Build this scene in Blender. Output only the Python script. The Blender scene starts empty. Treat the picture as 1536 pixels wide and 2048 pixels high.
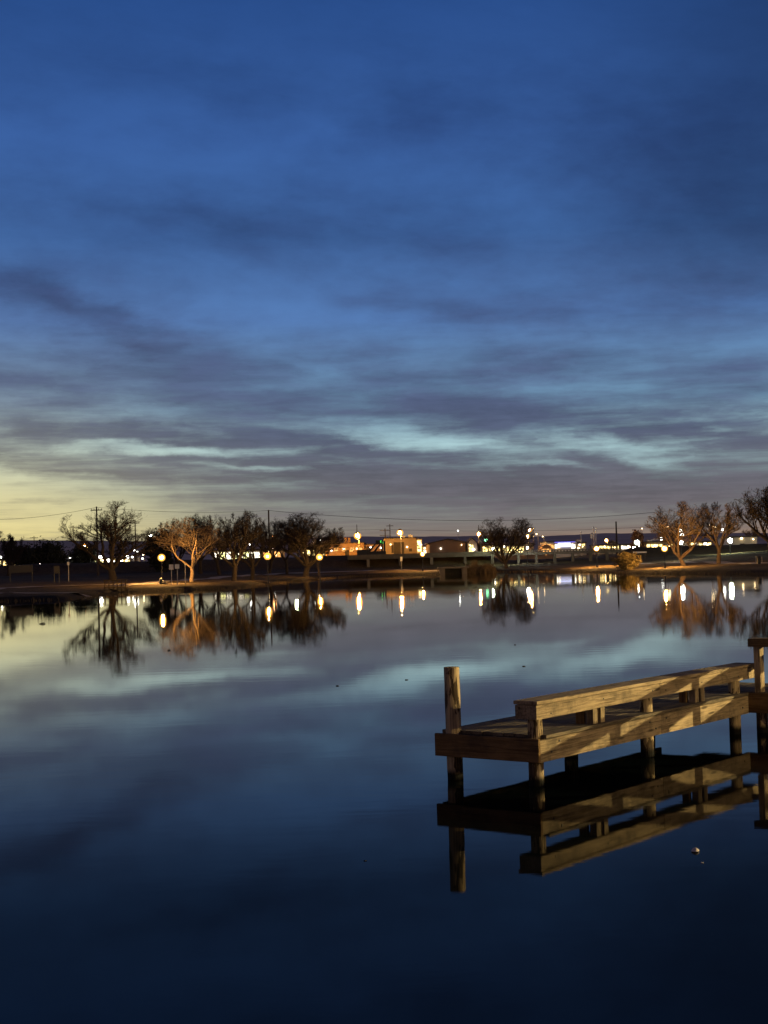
import bpy, bmesh, math, random
import numpy as np
from mathutils import Vector, Matrix

scene = bpy.context.scene
COL = scene.collection
PI = math.pi

# ------------------------------------------------------------------ camera
F = 2958.0                       # focal length in photo pixels (1536 x 2048)
CAMZ = 2.5
PITCH = math.atan(93 / F)
ROLL = 0.028
_f = np.array([0, math.cos(PITCH), math.sin(PITCH)])
_r0 = np.array([1.0, 0, 0]); _u0 = np.cross(_r0, _f)
_R = _r0 * math.cos(ROLL) - _u0 * math.sin(ROLL)
_U = _u0 * math.cos(ROLL) + _r0 * math.sin(ROLL)
_C = np.array([0, 0, CAMZ])

def ray(x, y): return _f + _R * (x - 768) / F - _U * (y - 1024) / F
def on_z(x, y, z=0.0):
    d = ray(x, y); return _C + d * ((z - CAMZ) / d[2])
def at(x, y, D):
    d = ray(x, y); return Vector(_C + d * (D / d[1]))

cam = bpy.data.cameras.new('camera'); cam_o = bpy.data.objects.new('camera', cam)
COL.objects.link(cam_o)
cam.sensor_fit = 'VERTICAL'; cam.sensor_height = 36; cam.sensor_width = 27; cam.lens = F / 2048 * 36
cam.clip_start = 0.1; cam.clip_end = 20000
M = Matrix(((_R[0], _U[0], -_f[0], 0), (_R[1], _U[1], -_f[1], 0), (_R[2], _U[2], -_f[2], CAMZ), (0, 0, 0, 1)))
cam_o.matrix_world = M
scene.camera = cam_o

scene.render.engine = 'CYCLES'
scene.cycles.use_denoising = True
scene.cycles.max_bounces = 6
scene.cycles.diffuse_bounces = 2
scene.cycles.glossy_bounces = 4
scene.cycles.transparent_max_bounces = 8
scene.cycles.sample_clamp_indirect = 3.0
scene.cycles.use_light_tree = True
vs = scene.view_settings
vs.view_transform = 'Standard'; vs.look = 'None'; vs.exposure = 0; vs.gamma = 1

def lin(r, g, b):
    f = lambda c: (c / 255 / 12.92) if c <= 10.31 else ((c / 255 + 0.055) / 1.055) ** 2.4
    return (f(r), f(g), f(b), 1)

# ------------------------------------------------------------------ node helpers
class NT:
    def __init__(s, tree): s.t = tree; s.n = tree.nodes; s.l = tree.links
    def new(s, typ, **kw):
        n = s.n.new(typ)
        for k, v in kw.items(): setattr(n, k, v)
        return n
    def put(s, sock, v):
        if hasattr(v, 'is_linked') or isinstance(v, bpy.types.NodeSocket): s.l.new(v, sock)
        else: sock.default_value = v
    def math(s, op, a, b=None, c=None, clamp=False):
        n = s.new('ShaderNodeMath', operation=op); n.use_clamp = clamp
        s.put(n.inputs[0], a)
        if b is not None: s.put(n.inputs[1], b)
        if c is not None: s.put(n.inputs[2], c)
        return n.outputs[0]
    def vec(s, x=0.0, y=0.0, z=0.0):
        n = s.new('ShaderNodeCombineXYZ'); s.put(n.inputs[0], x); s.put(n.inputs[1], y); s.put(n.inputs[2], z)
        return n.outputs[0]
    def vmul(s, v, sc):
        n = s.new('ShaderNodeVectorMath', operation='MULTIPLY'); s.put(n.inputs[0], v); n.inputs[1].default_value = sc
        return n.outputs[0]
    def noise(s, v, scale=1.0, detail=2.0, rough=0.5, out=0, dist=0.0):
        n = s.new('ShaderNodeTexNoise'); s.put(n.inputs['Vector'], v)
        n.inputs['Scale'].default_value = scale; n.inputs['Detail'].default_value = detail
        n.inputs['Roughness'].default_value = rough; n.inputs['Distortion'].default_value = dist
        return n.outputs[out]
    def ramp(s, fac, stops, interp='LINEAR'):
        n = s.new('ShaderNodeValToRGB'); cr = n.color_ramp; cr.interpolation = interp
        while len(cr.elements) > 1: cr.elements.remove(cr.elements[-1])
        cr.elements[0].position = stops[0][0]; cr.elements[0].color = stops[0][1]
        for p, c in stops[1:]:
            e = cr.elements.new(p); e.color = c
        s.put(n.inputs[0], fac)
        return n.outputs[0]
    def mix(s, fac, a, b, blend='MIX'):
        n = s.new('ShaderNodeMix', data_type='RGBA', blend_type=blend)
        s.put(n.inputs[0], fac); s.put(n.inputs[6], a); s.put(n.inputs[7], b)
        return n.outputs[2]
    def smooth(s, v, a, b):
        n = s.new('ShaderNodeMapRange', interpolation_type='SMOOTHSTEP')
        s.put(n.inputs[0], v); n.inputs[1].default_value = a; n.inputs[2].default_value = b
        return n.outputs[0]

# ------------------------------------------------------------------ sky (world)
w = bpy.data.worlds.new('World'); scene.world = w; w.use_nodes = True
w.node_tree.nodes.clear()
T = NT(w.node_tree)
tc = T.new('ShaderNodeTexCoord')
sep = T.new('ShaderNodeSeparateXYZ'); T.l.new(tc.outputs['Generated'], sep.inputs[0])
dx, dy, dz = sep.outputs
hyp = T.math('SQRT', T.math('ADD', T.math('MULTIPLY', dx, dx), T.math('MULTIPLY', dy, dy)))
tan_e = T.math('DIVIDE', dz, T.math('MAXIMUM', hyp, 0.05))
az = T.math('ARCTAN2', dx, dy)
AX = T.math('MULTIPLY', az, F / 100)            # azimuth in "hundreds of pixels", 0 straight ahead
HY = T.math('MULTIPLY', tan_e, F / 100)         # height over the horizon, same unit
def sky_xy(px, py):
    d = ray(px, py); return math.atan2(d[0], d[1]) * F / 100, d[2] / math.hypot(d[0], d[1]) * F / 100
P0 = T.vec(AX, HY, 0.0)
wn = T.new('ShaderNodeTexNoise'); T.l.new(T.vmul(P0, (0.35, 0.9, 1)), wn.inputs['Vector'])
wn.inputs['Scale'].default_value = 1.0; wn.inputs['Detail'].default_value = 7; wn.inputs['Roughness'].default_value = 0.62
wofs = T.new('ShaderNodeVectorMath', operation='SUBTRACT'); T.l.new(wn.outputs['Color'], wofs.inputs[0]); wofs.inputs[1].default_value = (0.5, 0.5, 0.5)
wamp = T.vmul(wofs.outputs[0], (3.0, 0.85, 0))
PW = T.new('ShaderNodeVectorMath', operation='ADD'); T.l.new(P0, PW.inputs[0]); T.l.new(wamp, PW.inputs[1]); PW = PW.outputs[0]

def blob(acc, px, py, sx, sy, slope, amp):
    cx, cy = sky_xy(px, py)
    m = T.new('ShaderNodeMapping', vector_type='TEXTURE')
    T.l.new(PW, m.inputs[0])
    m.inputs['Location'].default_value = (cx, cy, 0)
    m.inputs['Rotation'].default_value = (0, 0, -math.atan(slope) - ROLL)
    m.inputs['Scale'].default_value = (sx / 100, sy / 100, 1)
    g = T.new('ShaderNodeTexGradient', gradient_type='SPHERICAL'); T.l.new(m.outputs[0], g.inputs[0])
    s = T.smooth(g.outputs[1], 0.0, 1.0)
    return T.math('MULTIPLY_ADD', s, amp * (1.0 if 870 < py < 940 and amp < 0 else 0.68), acc)

# cloud cover: streaky fbm, finer towards the horizon
lg = T.math('MULTIPLY', T.math('LOGARITHM', T.math('MAXIMUM', T.math('ADD', HY, 0.9), 0.05), 2.718), 3.2)
sepw = T.new('ShaderNodeSeparateXYZ'); T.l.new(PW, sepw.inputs[0])
Q1 = T.vec(T.math('MULTIPLY', AX, 0.16), T.math('ADD', lg, T.math('MULTIPLY', AX, 0.08)), 0.0)
n1 = T.noise(Q1, 1.1, 6, 0.55, dist=0.5)
Q2 = T.vec(T.math('MULTIPLY', sepw.outputs[0], 0.33), T.math('MULTIPLY', lg, 2.9), 3.7)
n2 = T.noise(Q2, 1.4, 5, 0.6)
Q4 = T.vec(T.math('MULTIPLY', sepw.outputs[0], 0.8), T.math('MULTIPLY_ADD', lg, 7.5, T.math('MULTIPLY', AX, 0.25)), 9.1)
n4 = T.noise(Q4, 1.0, 5, 0.62, dist=0.3)
n3 = T.noise(T.vmul(P0, (0.55, 1.0, 1)), 0.9, 5, 0.6)
cover = T.math('MULTIPLY_ADD', n1, 0.95, 0.02)
fine = T.math('MULTIPLY_ADD', T.smooth(HY, 6.0, 2.4), 1.55, 0.22)
cover = T.math('MULTIPLY_ADD', T.math('SUBTRACT', n2, 0.5), fine, cover)
cover = T.math('MULTIPLY_ADD', T.math('SUBTRACT', n4, 0.5), T.math('MULTIPLY', T.smooth(HY, 4.2, 2.0), 0.95), cover)
cover = T.math('MULTIPLY_ADD', n3, 1.1, T.math('SUBTRACT', cover, 0.55))
BLOBS = [(900, 905, 1900, 150, 0, .75),(900, 775, 1500, 110, 0, .40), (1150, 985, 760, 75, .02, .5), (300, 740, 700, 90, .05, .3),  # breaks (negative) and thicker bands (positive), photo pixel centre, half sizes, slope, amount
    (840, 878, 330, 40, .10, -.80), (700, 885, 160, 16, .10, -.3), (1240, 890, 230, 36, .16, -.75), (1060, 928, 170, 14, .05, -.6), (1330, 915, 150, 12, .10, -.4),
    (300, 895, 300, 20, .02, -.85), (520, 937, 190, 11, .03, -.6), (1150, 762, 300, 34, -.04, -.5), (1510, 598, 160, 36, .08, -.35),
    (20, 985, 520, 64, .05, -1.25), (120, 1045, 460, 40, -.02, -.8), (250, 300, 520, 130, .1, -.45), (820, 350, 420, 110, .08, -.4),
    (560, 600, 420, 90, .1, -.35), (330, 820, 230, 30, .03, -.3), (1450, 690, 200, 40, -.05, -.3), (120, 700, 200, 20, .1, -.15),
    (150, 615, 400, 55, .33, .75), (40, 765, 260, 40, .12, .5), (200, 858, 420, 26, .07, .6), (720, 955, 620, 42, .06, .7),
    (1000, 815, 440, 55, .10, .6), (760, 700, 500, 60, .05, .2), (950, 620, 500, 60, .03, .35), (1380, 330, 420, 300, .15, .5),
    (680, 470, 560, 55, .13, .3), (250, 420, 420, 50, .16, .25), (520, 170, 800, 80, .1, .35), (1250, 985, 500, 50, .02, .45),
    (600, 1000, 520, 30, .05, .4), (1230, 925, 200, 18, .12, .35), (100, 1015, 260, 10, .05, .35), (330, 960, 300, 10, .08, .35),
    (1450, 870, 260, 26, .18, .3), (480, 870, 260, 22, .1, .35), (1500, 500, 400, 200, 0, .2)]
for b in BLOBS: cover = blob(cover, *b)
cover = T.smooth(T.math('SUBTRACT', cover, T.math('MULTIPLY', T.smooth(HY, 3.0, 5.0), 0.19)), -0.30, 1.30)

hfac = T.math('DIVIDE', HY, 16.0, clamp=True)
def hr(stops): return [(h / 1600, lin(*c)) for h, c in stops]
clear = T.ramp(hfac, hr([(0, (186, 136, 94)), (50, (136, 128, 120)), (130, (132, 146, 148)), (225, (172, 206, 212)), (300, (116, 154, 182)), (480, (88, 128, 186)),
                         (650, (66, 106, 166)), (850, (59, 98, 163)), (1117, (44, 81, 144)), (1350, (26, 54, 112)), (1600, (10, 22, 50))]))
cloud = T.ramp(hfac, hr([(0, (134, 109, 93)), (80, (108, 102, 106)), (170, (97, 99, 111)), (250, (84, 94, 118)), (350, (78, 92, 126)), (480, (62, 74, 110)),
                         (650, (44, 64, 107)), (850, (37, 60, 107)), (1117, (37, 70, 126)), (1350, (22, 44, 90)), (1600, (9, 20, 42))]))
# uneven thickness of the cloud itself
thick = T.math('MULTIPLY_ADD', T.math('ADD', T.math('SUBTRACT', n4, 0.5), T.math('SUBTRACT', n3, 0.5)), 0.75, 1.0)
cv = T.new('ShaderNodeVectorMath', operation='SCALE'); T.l.new(cloud, cv.inputs[0]); T.l.new(thick, cv.inputs['Scale'])
cloud = cv.outputs[0]
# sunset glow low on the left
gx = T.math('SUBTRACT', AX, sky_xy(-140, 1040)[0])
gw = T.math('EXPONENT', T.math('MULTIPLY', T.math('MULTIPLY', gx, gx), -1 / (2 * 3.2 ** 2)))
gh = T.math('EXPONENT', T.math('MULTIPLY', T.math('MAXIMUM', HY, 0.0), -1 / 1.15))
gh2 = T.math('EXPONENT', T.math('MULTIPLY', T.math('MULTIPLY', HY, HY), -1 / (2 * 1.6 ** 2)))
glow = T.math('MULTIPLY', gw, gh2, clamp=True)
clear = T.mix(glow, clear, lin(232, 230, 184))
clear = T.mix(T.math('MULTIPLY', gw, gh, clamp=True), clear, lin(250, 220, 118))
cloud = T.mix(T.math('MULTIPLY', glow, 0.85), cloud, lin(172, 164, 126))
skyc = T.mix(cover, clear, cloud)
# darker, denser sky on the right away from the sunset
rd = T.math('MULTIPLY', T.smooth(AX, 2.5, 9.0), T.smooth(HY, 3.5, 6.5))
skyc = T.mix(T.math('MULTIPLY', rd, 0.52), skyc, lin(22, 40, 74))
# added warm fill low in the unseen sky behind the camera
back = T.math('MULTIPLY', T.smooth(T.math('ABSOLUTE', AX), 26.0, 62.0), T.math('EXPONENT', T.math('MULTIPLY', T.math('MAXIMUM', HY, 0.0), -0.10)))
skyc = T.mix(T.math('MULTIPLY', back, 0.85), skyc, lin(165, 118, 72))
gnd = T.smooth(HY, -0.6, 0.0)
skyc = T.mix(gnd, lin(20, 20, 22), skyc)
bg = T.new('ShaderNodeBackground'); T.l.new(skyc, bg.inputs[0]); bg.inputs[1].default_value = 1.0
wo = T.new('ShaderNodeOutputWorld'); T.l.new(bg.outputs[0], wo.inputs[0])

# ------------------------------------------------------------------ materials
MATS = {}
def new_mat(name):
    m = bpy.data.materials.new(name); m.use_nodes = True; m.node_tree.nodes.clear(); MATS[name] = m
    return m, NT(m.node_tree)
def finish(t, shader):
    o = t.new('ShaderNodeOutputMaterial'); t.l.new(shader, o.inputs[0])
def plain(name, c, rough=0.7, vary=0.25, scale=1.5, metal=0.0, stretch=(1, 1, 1)):
    m, t = new_mat(name)
    co = t.new('ShaderNodeTexCoord').outputs['Object']
    n = t.noise(t.vmul(co, stretch), scale, 5, 0.6)
    k0 = 1 - vary; k1 = 1 + vary
    col = t.ramp(n, [(0.3, (c[0] * k0, c[1] * k0, c[2] * k0, 1)), (0.7, (c[0] * k1, c[1] * k1, c[2] * k1, 1))])
    b = t.new('ShaderNodeBsdfPrincipled'); t.l.new(col, b.inputs['Base Color'])
    b.inputs['Roughness'].default_value = rough; b.inputs['Metallic'].default_value = metal
    finish(t, b.outputs[0]); return m
def emit(name, c, s):
    m, t = new_mat(name)
    e = t.new('ShaderNodeEmission'); e.inputs[0].default_value = (*c, 1); e.inputs[1].default_value = s
    finish(t, e.outputs[0]); return m

# water
m, t = new_mat('water')
co = t.new('ShaderNodeNewGeometry').outputs['Position']
nz = t.noise(t.vmul(co, (0.6, 1.4, 1)), 1.6, 3, 0.55)
big = t.noise(t.vmul(co, (0.02, 0.10, 1)), 1.0, 3, 0.5)
ripple = t.smooth(big, 0.42, 0.68)
bp = t.new('ShaderNodeBump'); bp.inputs['Strength'].default_value = 1.0
t.l.new(t.math('MULTIPLY_ADD', ripple, 0.0011, 0.0003), bp.inputs['Distance']); t.l.new(nz, bp.inputs['Height'])
g = t.new('ShaderNodeBsdfGlossy', distribution='BECKMANN')
t.l.new(t.math('MULTIPLY_ADD', ripple, 0.014, 0.034), g.inputs['Roughness'])
g.inputs['Color'].default_value = (0.95, 0.95, 0.93, 1)
t.l.new(bp.outputs[0], g.inputs['Normal'])
d = t.new('ShaderNodeBsdfDiffuse'); d.inputs['Color'].default_value = (0.003, 0.005, 0.006, 1)
fr = t.new('ShaderNodeFresnel'); fr.inputs['IOR'].default_value = 1.33; t.l.new(bp.outputs[0], fr.inputs['Normal'])
mx = t.new('ShaderNodeMixShader'); t.l.new(t.math('MULTIPLY_ADD', t.smooth(fr.outputs[0], 0.25, 0.79), 0.62, t.math('MULTIPLY', fr.outputs[0], 0.38)), mx.inputs[0]); t.l.new(d.outputs[0], mx.inputs[1]); t.l.new(g.outputs[0], mx.inputs[2])
finish(t, mx.outputs[0])

# dormant grass ground
m, t = new_mat('dry_grass')
co = t.new('ShaderNodeNewGeometry').outputs['Position']
a = t.noise(co, 0.12, 5, 0.6); b_ = t.noise(co, 1.7, 6, 0.7); c_ = t.noise(t.vmul(co, (1, 1, 0.3)), 9.0, 3, 0.6)
col = t.ramp(t.math('ADD', t.math('MULTIPLY', a, 0.5), t.math('MULTIPLY', b_, 0.5)), [(0.32, (0.045, 0.032, 0.018, 1)), (0.5, (0.15, 0.108, 0.058, 1)), (0.68, (0.25, 0.185, 0.10, 1))])
col = t.mix(t.smooth(c_, 0.35, 0.62), t.mix(0.6, col, (0.03, 0.024, 0.014, 1)), col)
sp = t.new('ShaderNodeSeparateXYZ'); t.l.new(co, sp.inputs[0])
mud = t.smooth(t.math('ADD', sp.outputs[2], t.math('MULTIPLY', b_, 0.3)), 0.62, 0.40)
col = t.mix(mud, col, (0.022, 0.017, 0.012, 1))
bs = t.new('ShaderNodeBsdfPrincipled'); t.l.new(col, bs.inputs['Base Color']); bs.inputs['Roughness'].default_value = 0.95
bs.inputs['Specular IOR Level'].default_value = 0.1
bp = t.new('ShaderNodeBump'); bp.inputs['Strength'].default_value = 0.6; bp.inputs['Distance'].default_value = 0.12; t.l.new(c_, bp.inputs['Height']); t.l.new(bp.outputs[0], bs.inputs['Normal'])
finish(t, bs.outputs[0])

def wood(name, dark, light, ring=11.0, plank=None):
    m, t = new_mat(name)
    co = t.new('ShaderNodeTexCoord').outputs['Object']
    oi = t.new('ShaderNodeObjectInfo').outputs['Random']
    sh = t.new('ShaderNodeVectorMath', operation='ADD'); t.l.new(co, sh.inputs[0])
    t.l.new(t.vec(t.math('MULTIPLY', oi, 37.0), t.math('MULTIPLY', oi, 11.0), t.math('MULTIPLY', oi, 5.0)), sh.inputs[1])
    co2 = sh.outputs[0]
    if plank:                                    # every plank its own tone
        sp = t.new('ShaderNodeSeparateXYZ'); t.l.new(co, sp.inputs[0])
        pl = t.math('FLOOR', t.math('DIVIDE', sp.outputs[1], plank))
        wnz = t.new('ShaderNodeTexWhiteNoise', noise_dimensions='1D'); t.l.new(pl, wnz.inputs['W'])
        tone = wnz.outputs[0]
    grain = t.noise(t.vmul(co2, (1.1, 20, 20)), 2.2, 7, 0.62, dist=0.7)
    blot = t.noise(t.vmul(co2, (1.4, 5, 5)), 1.3, 5, 0.6)
    col = t.ramp(t.math('ADD', t.math('MULTIPLY', grain, 0.62), t.math('MULTIPLY', blot, 0.38)), [(0.36, (*dark, 1)), (0.47, tuple(x * 0.62 for x in light) + (1,)), (0.56, tuple(x * 0.92 for x in light) + (1,)), (0.70, tuple(x * 1.12 for x in light) + (1,))])
    vor = t.new('ShaderNodeTexVoronoi', feature='F1'); t.l.new(t.vmul(co2, (1.6, 9, 9)), vor.inputs['Vector']); vor.inputs['Scale'].default_value = 0.9
    knot = t.smooth(vor.outputs['Distance'], 0.20, 0.08)
    col = t.mix(t.math('MULTIPLY', knot, 0.85), col, tuple(x * 0.35 for x in dark) + (1,))
    crack = t.noise(t.vmul(co2, (0.8, 60, 60)), 2.0, 2, 0.5)
    ck = t.smooth(crack, 0.66, 0.72)
    col = t.mix(t.math('MULTIPLY', ck, 0.7), col, (0.02, 0.015, 0.01, 1))
    grime = t.noise(co2, 3.0, 6, 0.7)
    col = t.mix(t.smooth(grime, 0.47, 0.68), col, t.mix(0.55, col, (0.05, 0.042, 0.03, 1)))
    if plank: col = t.mix(t.math('MULTIPLY', tone, 0.45), col, t.mix(0.6, col, (0.04, 0.034, 0.028, 1)))
    bs = t.new('ShaderNodeBsdfPrincipled'); t.l.new(col, bs.inputs['Base Color'])
    bs.inputs['Roughness'].default_value = 0.85; bs.inputs['Specular IOR Level'].default_value = 0.25
    bp = t.new('ShaderNodeBump'); bp.inputs['Strength'].default_value = 0.9; bp.inputs['Distance'].default_value = 0.010
    t.l.new(t.math('SUBTRACT', t.math('SUBTRACT', grain, t.math('MULTIPLY', ck, 0.6)), t.math('MULTIPLY', knot, 0.3)), bp.inputs['Height']); t.l.new(bp.outputs[0], bs.inputs['Normal'])
    finish(t, bs.outputs[0]); return m
wood('weathered_board', (0.13, 0.092, 0.05), (0.42, 0.32, 0.19))
wood('deck_planks', (0.05, 0.040, 0.028), (0.20, 0.160, 0.105), plank=0.1425)
wood('dark_board', (0.085, 0.046, 0.016), (0.24, 0.145, 0.055))

# log piles: peeling, with a wet black band at the water
m, t = new_mat('peeling_pile')
co = t.new('ShaderNodeTexCoord').outputs['Object']
oi = t.new('ShaderNodeObjectInfo').outputs['Random']
sh = t.new('ShaderNodeVectorMath', operation='ADD'); t.l.new(co, sh.inputs[0]); t.l.new(t.vec(t.math('MULTIPLY', oi, 17.0), 0.0, t.math('MULTIPLY', oi, 23.0)), sh.inputs[1])
pe = t.noise(t.vmul(sh.outputs[0], (1, 1, 0.28)), 9.0, 6, 0.6, dist=0.4)
gr = t.noise(t.vmul(sh.outputs[0], (28, 28, 1.4)), 2.0, 6, 0.65)
mask = t.smooth(pe, 0.475, 0.50)
lt = t.ramp(gr, [(0.3, (0.17, 0.125, 0.07, 1)), (0.6, (0.50, 0.39, 0.23, 1))])
dk = t.ramp(gr, [(0.35, (0.022, 0.016, 0.010, 1)), (0.65, (0.13, 0.09, 0.05, 1))])
col = t.mix(mask, dk, lt)
sp = t.new('ShaderNodeSeparateXYZ'); t.l.new(co, sp.inputs[0])
wet = t.smooth(t.math('MULTIPLY_ADD', gr, -0.09, sp.outputs[2]), 0.10, 0.01)
col = t.mix(wet, col, (0.006, 0.006, 0.005, 1))
bs = t.new('ShaderNodeBsdfPrincipled'); t.l.new(col, bs.inputs['Base Color']); bs.inputs['Roughness'].default_value = 0.9
bs.inputs['Specular IOR Level'].default_value = 0.2
bp = t.new('ShaderNodeBump'); bp.inputs['Strength'].default_value = 0.9; bp.inputs['Distance'].default_value = 0.012
t.l.new(t.math('ADD', t.math('MULTIPLY', mask, -0.7), t.math('MULTIPLY', gr, 0.8)), bp.inputs['Height']); t.l.new(bp.outputs[0], bs.inputs['Normal'])
finish(t, bs.outputs[0])

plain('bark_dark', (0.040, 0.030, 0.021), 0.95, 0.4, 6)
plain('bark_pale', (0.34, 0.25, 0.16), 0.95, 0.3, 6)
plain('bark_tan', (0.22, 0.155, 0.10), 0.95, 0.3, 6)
plain('bark_mid', (0.13, 0.095, 0.065), 0.95, 0.35, 6)
plain('leaf_willow', (0.15, 0.115, 0.04), 0.8, 0.5, 2.5)
plain('leaf_evergreen', (0.03, 0.035, 0.018), 0.8, 0.5, 1.2)
plain('leaf_orange_lit', (0.30, 0.13, 0.045), 0.8, 0.4, 1.2)  # orange lamplight put into the leaf colour
plain('reed', (0.11, 0.08, 0.045), 0.9, 0.4, 2)
plain('concrete', (0.17, 0.155, 0.13), 0.9, 0.2, 1.2)
plain('path_concrete', (0.40, 0.36, 0.30), 0.9, 0.15, 0.8)
plain('dark_concrete', (0.10, 0.092, 0.08), 0.9, 0.3, 0.9)
plain('black_metal', (0.022, 0.021, 0.02), 0.5, 0.2, 5)
plain('grey_metal', (0.35, 0.34, 0.32), 0.5, 0.15, 2, 0.3)
plain('pole_wood', (0.07, 0.052, 0.036), 0.9, 0.3, 3)
plain('wire', (0.03, 0.03, 0.03), 0.6, 0.1, 1)
plain('wall_tan', (0.34, 0.27, 0.18), 0.9, 0.12, 0.5, stretch=(1, 1, 3))
plain('wall_brown', (0.26, 0.175, 0.11), 0.8, 0.10, 0.6, stretch=(6, 6, .2))
plain('wall_white', (0.70, 0.66, 0.58), 0.85, 0.08, 0.5)
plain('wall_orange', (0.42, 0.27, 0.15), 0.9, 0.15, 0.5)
plain('roof_dark', (0.06, 0.055, 0.05), 0.8, 0.2, 0.7)
plain('door_dark', (0.05, 0.042, 0.035), 0.7, 0.2, 0.9)
plain('sign_grey', (0.05, 0.048, 0.04), 0.6, 0.15, 1.5)
plain('sign_white', (0.75, 0.75, 0.70), 0.5, 0.1, 2)
plain('asphalt', (0.05, 0.048, 0.045), 0.9, 0.2, 0.3)
plain('hill', (0.85, 0.62, 0.42), 1.0, 0.2, 0.004)
plain('foam', (0.62, 0.56, 0.50), 0.8, 0.12, 30)
plain('leaf_litter', (0.02, 0.015, 0.01), 0.9, 0.3, 30)

SODIUM = (1.0, 0.42, 0.06); AMBER = (1.0, 0.50, 0.13); WARM = (1.0, 0.72, 0.36); WHITE = (0.95, 1.0, 0.86); COOL = (0.80, 0.95, 1.0); GREENW = (0.85, 1.0, 0.62)
emit('bulb_warm', AMBER, 11500); emit('bulb_sodium', SODIUM, 9500); emit('bulb_amber', (1.0, .48, .11), 2500)
emit('bulb_white', WHITE, 900); emit('bulb_cool', COOL, 150); emit('bulb_greenish', GREENW, 900)
emit('bulb_red', (1.0, 0.42, 0.2), 60); emit('bulb_green', (0.25, 1.0, 0.45), 6)
emit('bulb_small', WARM, 14); emit('bulb_small_white', (1, .97, .88), 14)
emit('bulb_near', (1.0, .76, .34), 760000)
emit('bulb_near_weak', (1.0, .70, .30), 24000)
emit('halo_glass_warm', (1.0, 0.44, 0.07), 3.8); emit('halo_glass_sodium', (1.0, 0.36, 0.03), 3.4); emit('halo_glass_white', (0.85, 0.9, 0.72), 1.8); emit('halo_glass_greenish', (0.66, 0.78, 0.36), 1.8)
emit('window_panel_yellow', (1.0, 0.74, 0.26), 3.0); emit('window_lime', (0.95, 0.90, 0.36), 2.4); emit('window_panel_white', (1.0, 0.90, 0.68), 3.6)
emit('window_panel_orange', (1.0, 0.45, 0.12), 1.2); emit('sign_blue', (0.16, 0.15, 1.0), 1.6); emit('sign_bluewhite', (0.62, 0.66, 1.0), 2.6); emit('sign_green', (0.12, 0.95, 0.12), 1.2)
for wname in ('window_panel_yellow', 'window_lime', 'window_panel_white', 'window_panel_orange'):
    mt = MATS[wname]; t = NT(mt.node_tree); em = [n for n in mt.node_tree.nodes if n.type == 'EMISSION'][0]
    co = t.new('ShaderNodeNewGeometry').outputs['Position']
    nn = t.noise(t.vmul(co, (1.6, 1.6, 2.2)), 1.0, 3, 0.7)
    base = tuple(em.inputs[0].default_value); st = em.inputs[1].default_value
    t.l.new(t.math('MULTIPLY', t.smooth(nn, 0.34, 0.66), st * 1.9), em.inputs[1])
# frosted glass: bulb shines through; emission fading to the rim paints a halo
for gname in ('halo_glass_warm', 'halo_glass_sodium', 'halo_glass_white', 'halo_glass_greenish'):
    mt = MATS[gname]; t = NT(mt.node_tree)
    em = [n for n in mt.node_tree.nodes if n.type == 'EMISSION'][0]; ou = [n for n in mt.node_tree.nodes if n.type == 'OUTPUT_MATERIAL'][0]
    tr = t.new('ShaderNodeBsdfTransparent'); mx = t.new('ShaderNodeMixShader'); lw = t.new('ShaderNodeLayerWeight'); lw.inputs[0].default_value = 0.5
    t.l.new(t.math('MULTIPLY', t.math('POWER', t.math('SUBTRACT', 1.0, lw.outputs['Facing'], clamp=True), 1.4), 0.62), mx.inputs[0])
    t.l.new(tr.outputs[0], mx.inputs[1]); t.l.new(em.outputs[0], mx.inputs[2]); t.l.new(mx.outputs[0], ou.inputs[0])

# ------------------------------------------------------------------ object helpers
def tag(o, label=None, cat=None, group=None, kind=None):
    if label: o['label'] = label
    if cat: o['category'] = cat
    if group: o['group'] = group
    if kind: o['kind'] = kind
    return o
def thing(name, label, cat, loc=(0, 0, 0), rotz=0.0, group=None):
    o = bpy.data.objects.new(name, None); COL.objects.link(o); o.empty_display_size = 0.2
    o.location = loc; o.rotation_euler = (0, 0, rotz)
    return tag(o, label, cat, group)
def obj(name, data, mat, parent=None, loc=(0, 0, 0), rot=(0, 0, 0), smooth=False):
    """data: bmesh or (verts, faces)"""
    me = bpy.data.meshes.new(name)
    if isinstance(data, tuple):
        me.from_pydata(data[0], [], data[1])
    else:
        data.to_mesh(me); data.free()
    me.materials.append(MATS[mat])
    if smooth: me.polygons.foreach_set('use_smooth', [True] * len(me.polygons))
    me.update()
    o = bpy.data.objects.new(name, me); COL.objects.link(o)
    o.location = loc; o.rotation_euler = rot
    if parent: o.parent = parent
    return o
def bm_box(bm, c, s, rz=0.0, bev=0.0):
    r = bmesh.ops.create_cube(bm, size=1.0)
    mt = Matrix.Translation(c) @ Matrix.Rotation(rz, 4, 'Z') @ Matrix.Diagonal((*s, 1))
    bmesh.ops.transform(bm, matrix=mt, verts=r['verts'])
    if bev > 0:
        es = list({e for v in r['verts'] for e in v.link_edges})
        bmesh.ops.bevel(bm, geom=es, offset=bev, segments=2, affect='EDGES', profile=0.6)
def box(c, s, rz=0.0, bev=0.0):
    bm = bmesh.new(); bm_box(bm, c, s, rz, bev); return bm
def bm_tube(bm, p0, p1, r0, r1=None, n=8, cap=True):
    r1 = r0 if r1 is None else r1
    p0, p1 = Vector(p0), Vector(p1); d = p1 - p0; L = d.length
    r = bmesh.ops.create_cone(bm, cap_ends=cap, segments=n, radius1=r0, radius2=r1, depth=L)
    mt = Matrix.Translation((p0 + p1) / 2) @ d.to_track_quat('Z', 'Y').to_matrix().to_4x4()
    bmesh.ops.transform(bm, matrix=mt, verts=r['verts'])
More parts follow.
